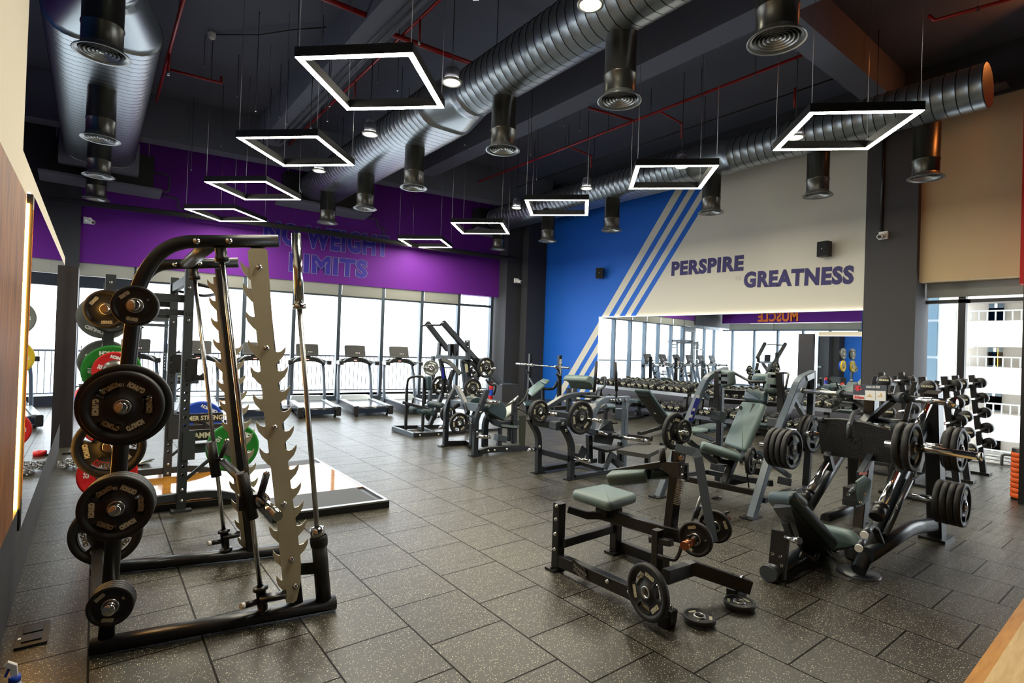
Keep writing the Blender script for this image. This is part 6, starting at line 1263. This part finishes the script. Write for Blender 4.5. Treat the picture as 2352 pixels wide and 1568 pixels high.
obj('trigger_head', MB().beam([q+V((0, 0, .12)), q+V((-.004, 0, .165)), q+V((-.03, 0, .185))], .02, .022), WHT, sb); obj('trigger', MB().beam([q+V((-.018, 0, .165)), q+V((-.03, 0, .13))], .012, .01), BLUB, sb)
# heap of spring collars
sc_ = thing('spring_collar', '', 'barbell collar', (0, 0, 0), 'heap of chrome spring collars'); m = MB()
m.tube([(.028*cos(a*.45), .028*sin(a*.45), -.02+.0009*a) for a in range(44)], .004, 6).tube([(.028, 0, -.02), (.06, .012, -.01), (.075, .012, .0)], .0045, 6).tube([(.026, .006, .02), (.055, -.014, .015), (.075, -.012, .01)], .0045, 6); obj('spring', m, CHR, sc_); obj('grip', MB().cyl((.06, .012, -.01), (.085, .012, 0), .008, 8).cyl((.058, -.013, .014), (.085, -.012, .01), .008, 8), STL, sc_)
rg = random.Random(5)
for i in range(34):
    a = rg.uniform(0, 6.28); d = rg.uniform(0, .26)**.9; M = Mx.Translation((-.12+d*cos(a)*.75, 8.25+d*sin(a)*1.0, .03+rg.uniform(0, .05)*(1-d*2)))@Mx.Rotation(rg.uniform(0, 6.28), 4, 'Z')@Mx.Rotation(rg.uniform(-.5, .5), 4, 'X')
    lb = 'chrome spring collar in the heap on the floor beside the left wall'
    if i == 0: sc_.matrix_basis = M; sc_['label'] = lb
    else: dup(sc_, M, lb, 'heap of chrome spring collars')
t = thing('red_tape_roll', 'small red and black roll lying on the floor behind the chrome collars', 'tape roll', (-.12, 9.2, 0)); obj('roll', MB().lathe([(.03, 0), (.07, 0), (.07, .06), (.03, .06)], (-.12, 9.2, 0), n=20, closed=True), REDB, t); obj('loose_end', MB().box((-.22, 9.17, .012), (.12, .04, .02)), PLR, t)
t = thing('floor_mat', 'crumpled pale flat strap lying on the floor beside the squat rack', 'strap', (.5, 8.05, 0)); obj('strap', MB().slab([(.3, 8.1, .015), (.5, 7.95, .03), (.62, 7.95, .05), (.6, 8.15, .02), (.42, 8.25, .012)], .012), mat('pale_strap', (170, 168, 150), .5), t); obj('fold', MB().slab([(.5, 7.95, .04), (.64, 7.97, .07), (.6, 8.1, .05)], .01), PLR, t)
t = thing('buckle_strap', 'small black strap end with silver buckle on the floor under the press machine', 'strap', (5.537,3.324,0)); p = V((5.537,3.324,0)); obj('strap', MB().slab([p+V((-.09, .02, .01)), p+V((.0, -.02, .015)), p+V((.03, .02, .02)), p+V((-.05, .04, .01))], .008), PLR, t); obj('buckle', MB().box(p+V((.05, 0, .015)), (.05, .025, .006)), STL, t)
# wooden platform corner, bottom right
a, b_ = V((4.623,0.685,0.16)), V((3.161,0.661,0.16)); c_, d_ = V((4.163,0.614,0.16)), V((3.235,0.61,0.16)); e = (b_-a).normalized(); n_ = V((e.y, -e.x, 0)); n_ = n_ if n_.dot(c_-a) > 0 else -n_
A_, B_ = a-e*.7, b_+e*.9; wd_ = .055; nn_ = n_
wf = thing('wooden_platform', 'low wooden platform with an orange-brown edge strip, cut off at the bottom right corner', 'platform', tuple(a)); wf.location.z = 0
obj('edge_strip', MB().add([A_, B_, B_+nn_*wd_, A_+nn_*wd_]+[p+V((0, 0, -.16)) for p in (A_, B_, B_+nn_*wd_, A_+nn_*wd_)], [[0, 3, 2, 1], [0, 1, 5, 4], [1, 2, 6, 5], [2, 3, 7, 6], [3, 0, 4, 7], [4, 5, 6, 7]]), OAK, wf)
C_, D_ = A_+nn_*wd_, B_+nn_*wd_; obj('deck', MB().add([C_, D_, D_+nn_*1.2, C_+nn_*1.2]+[p+V((0, 0, -.16)) for p in (C_, D_, D_+nn_*1.2, C_+nn_*1.2)], [[0, 3, 2, 1], [0, 1, 5, 4], [1, 2, 6, 5], [2, 3, 7, 6], [3, 0, 4, 7], [4, 5, 6, 7]]), PLY, wf)
# glass screen post and orange roller at the right edge
p = V((8.462,1.318,0)); gs = thing('glass_screen', 'black-framed glass screen at the right edge of the photo', 'glass screen', tuple(p))
obj('post', MB().box(p+V((.02, -.02, 1.5)), (.05, .05, 3.0)).box(p+V((.5, -.36, .02)), (1.1, .05, .04), Mx.Rotation(-.6, 3, 'Z')), PLR, gs); obj('pane', MB().box(p+V((.5, -.36, 1.5)), (1.1, .012, 2.9), Mx.Rotation(-.6, 3, 'Z')), GLS, gs)
t = thing('foam_roller', 'orange foam roller standing behind the glass screen at the right edge', 'foam roller', tuple(p+V((.3, .05, 0)))); m = MB()
for i in range(9): m.lathe([(.1, .02+i*.06), (.108, .03+i*.06), (.108, .065+i*.06), (.1, .075+i*.06)], p+V((.3, .02, 0)), n=18)
obj('ribbed_body', m, ORG, t); obj('core', MB().cyl(p+V((.3, .02, 0)), p+V((.3, .02, .6)), .1, 18), PLR, t)
# pipes lying along the base of the right window
hb_ = thing('pipe_bundle', 'bundle of pale pipes and cables lying along the foot of the right window', 'pipes', (11.5, 2.2, 0))
for i in range(7): obj('pipe', MB().tube([(11.35+.05*i, 2.9-.02*i, .02+.012*i), (11.3+.05*i, 2.2, .03+.012*i), (11.42+.04*i, 1.2, .02+.012*i)], .018, 8), (WHT, STL, GRYB)[i % 3], hb_)
obj('elbow', MB().tube(bend([(11.2, 1.95, .02), (11.2, 1.95, .2), (11.2, 1.6, .2), (11.2, 1.6, .02)], .05, 4), .02, 8), GRYB, hb_)
# red bulkhead and its orange lamp
struct('wall_right_red', MB().box((11.1, -.5, 4.75), (.42, 4.5, 3.9)), REDW)
lt_ = bpy.data.lights.new('orange_wall_lamp', 'AREA'); lt_.energy = 6; lt_.color = (1, .28, .06); lt_.size = .5; lo_ = bpy.data.objects.new('orange_wall_lamp', lt_); COL.objects.link(lo_); lo_.location = (10.3, 1.2, 6.3); lo_.rotation_euler = (.5, .9, 0); tag(lo_, 'orange accent lamp near the ceiling at the right', 'lamp')
# ---------------------------------------------------------------- building across the street
bd_ = thing('apartment_building', 'pale apartment block with balconies seen through the right window', 'building', (26, 4, 0)); XB = 26
obj('facade', MB().box((XB+4, 1.5, 2), (8, 9.5, 26)), mat('facade_cream', (168, 160, 148), .9), bd_)
obj('side_wing', MB().box((XB+7, 9.3, 2), (8, 6, 26)), mat('facade_blue_grey', (150, 158, 165), .9), bd_)
FW_ = mat('far_window', (74, 92, 100), .2); FR_ = mat('far_rail', (120, 118, 112), .6)
def xq(a, b, c, d, t_=.1, dx=0): return [V(a)+V((dx, 0, 0)), V(b)+V((dx, 0, 0)), V(c)+V((dx, 0, 0)), V(d)+V((dx, 0, 0))]
z0s = [V(p).z for p in ((26,4.652,-0.549), (26,4.685,1.134), (26,4.714,2.661))]; yy = [V(p).y for p in ((26,5.348,2.659), (26,4.111,2.662), (26,4.985,2.66), (26,4.571,2.661))]
dz = (z0s[2]-z0s[0])/2
for k in range(-2, 4):
    zf = z0s[0]+dz*k
    bl_ = obj('balcony', MB().box((XB-.7, (yy[0]+yy[1])/2-.5, zf-.05), (1.4, abs(yy[0]-yy[1])+1.6, .9)), bpy.data.materials['facade_cream'], bd_)
    rl_ = MB().box((XB-1.35, (yy[0]+yy[1])/2-.5, zf+.75), (.06, abs(yy[0]-yy[1])+1.6, .05))
    for i in range(26): rl_.box((XB-1.35, yy[0]+.3-.22*i, zf+.55), (.04, .04, .4))
    obj('balcony_rail', rl_, FR_, bl_)
    yc = (yy[2]+yy[3])/2; wi = abs(yy[2]-yy[3])
    w_ = obj('window', MB().box((XB-.02, yc, zf+1.5), (.1, wi, 2.1)), FW_, bd_); obj('window_bars', MB().box((XB-.08, yc, zf+1.5), (.06, .08, 2.1)).box((XB-.08, yc, zf+1.9), (.06, wi, .08)), WHT, w_)
    a_ = obj('air_conditioner', MB().box((XB-.3, yy[1]+.5, zf+1.6), (.5, .9, .65)), bpy.data.materials['facade_cream'], bd_); obj('fan_grille', MB().cyl((XB-.56, yy[1]+.5, zf+1.6), (XB-.58, yy[1]+.5, zf+1.6), .22), FR_, a_)
    obj('window', MB().box((XB+2.98, 8.0, zf+1.5), (.1, 1.5, 1.5)), FW_, bd_)
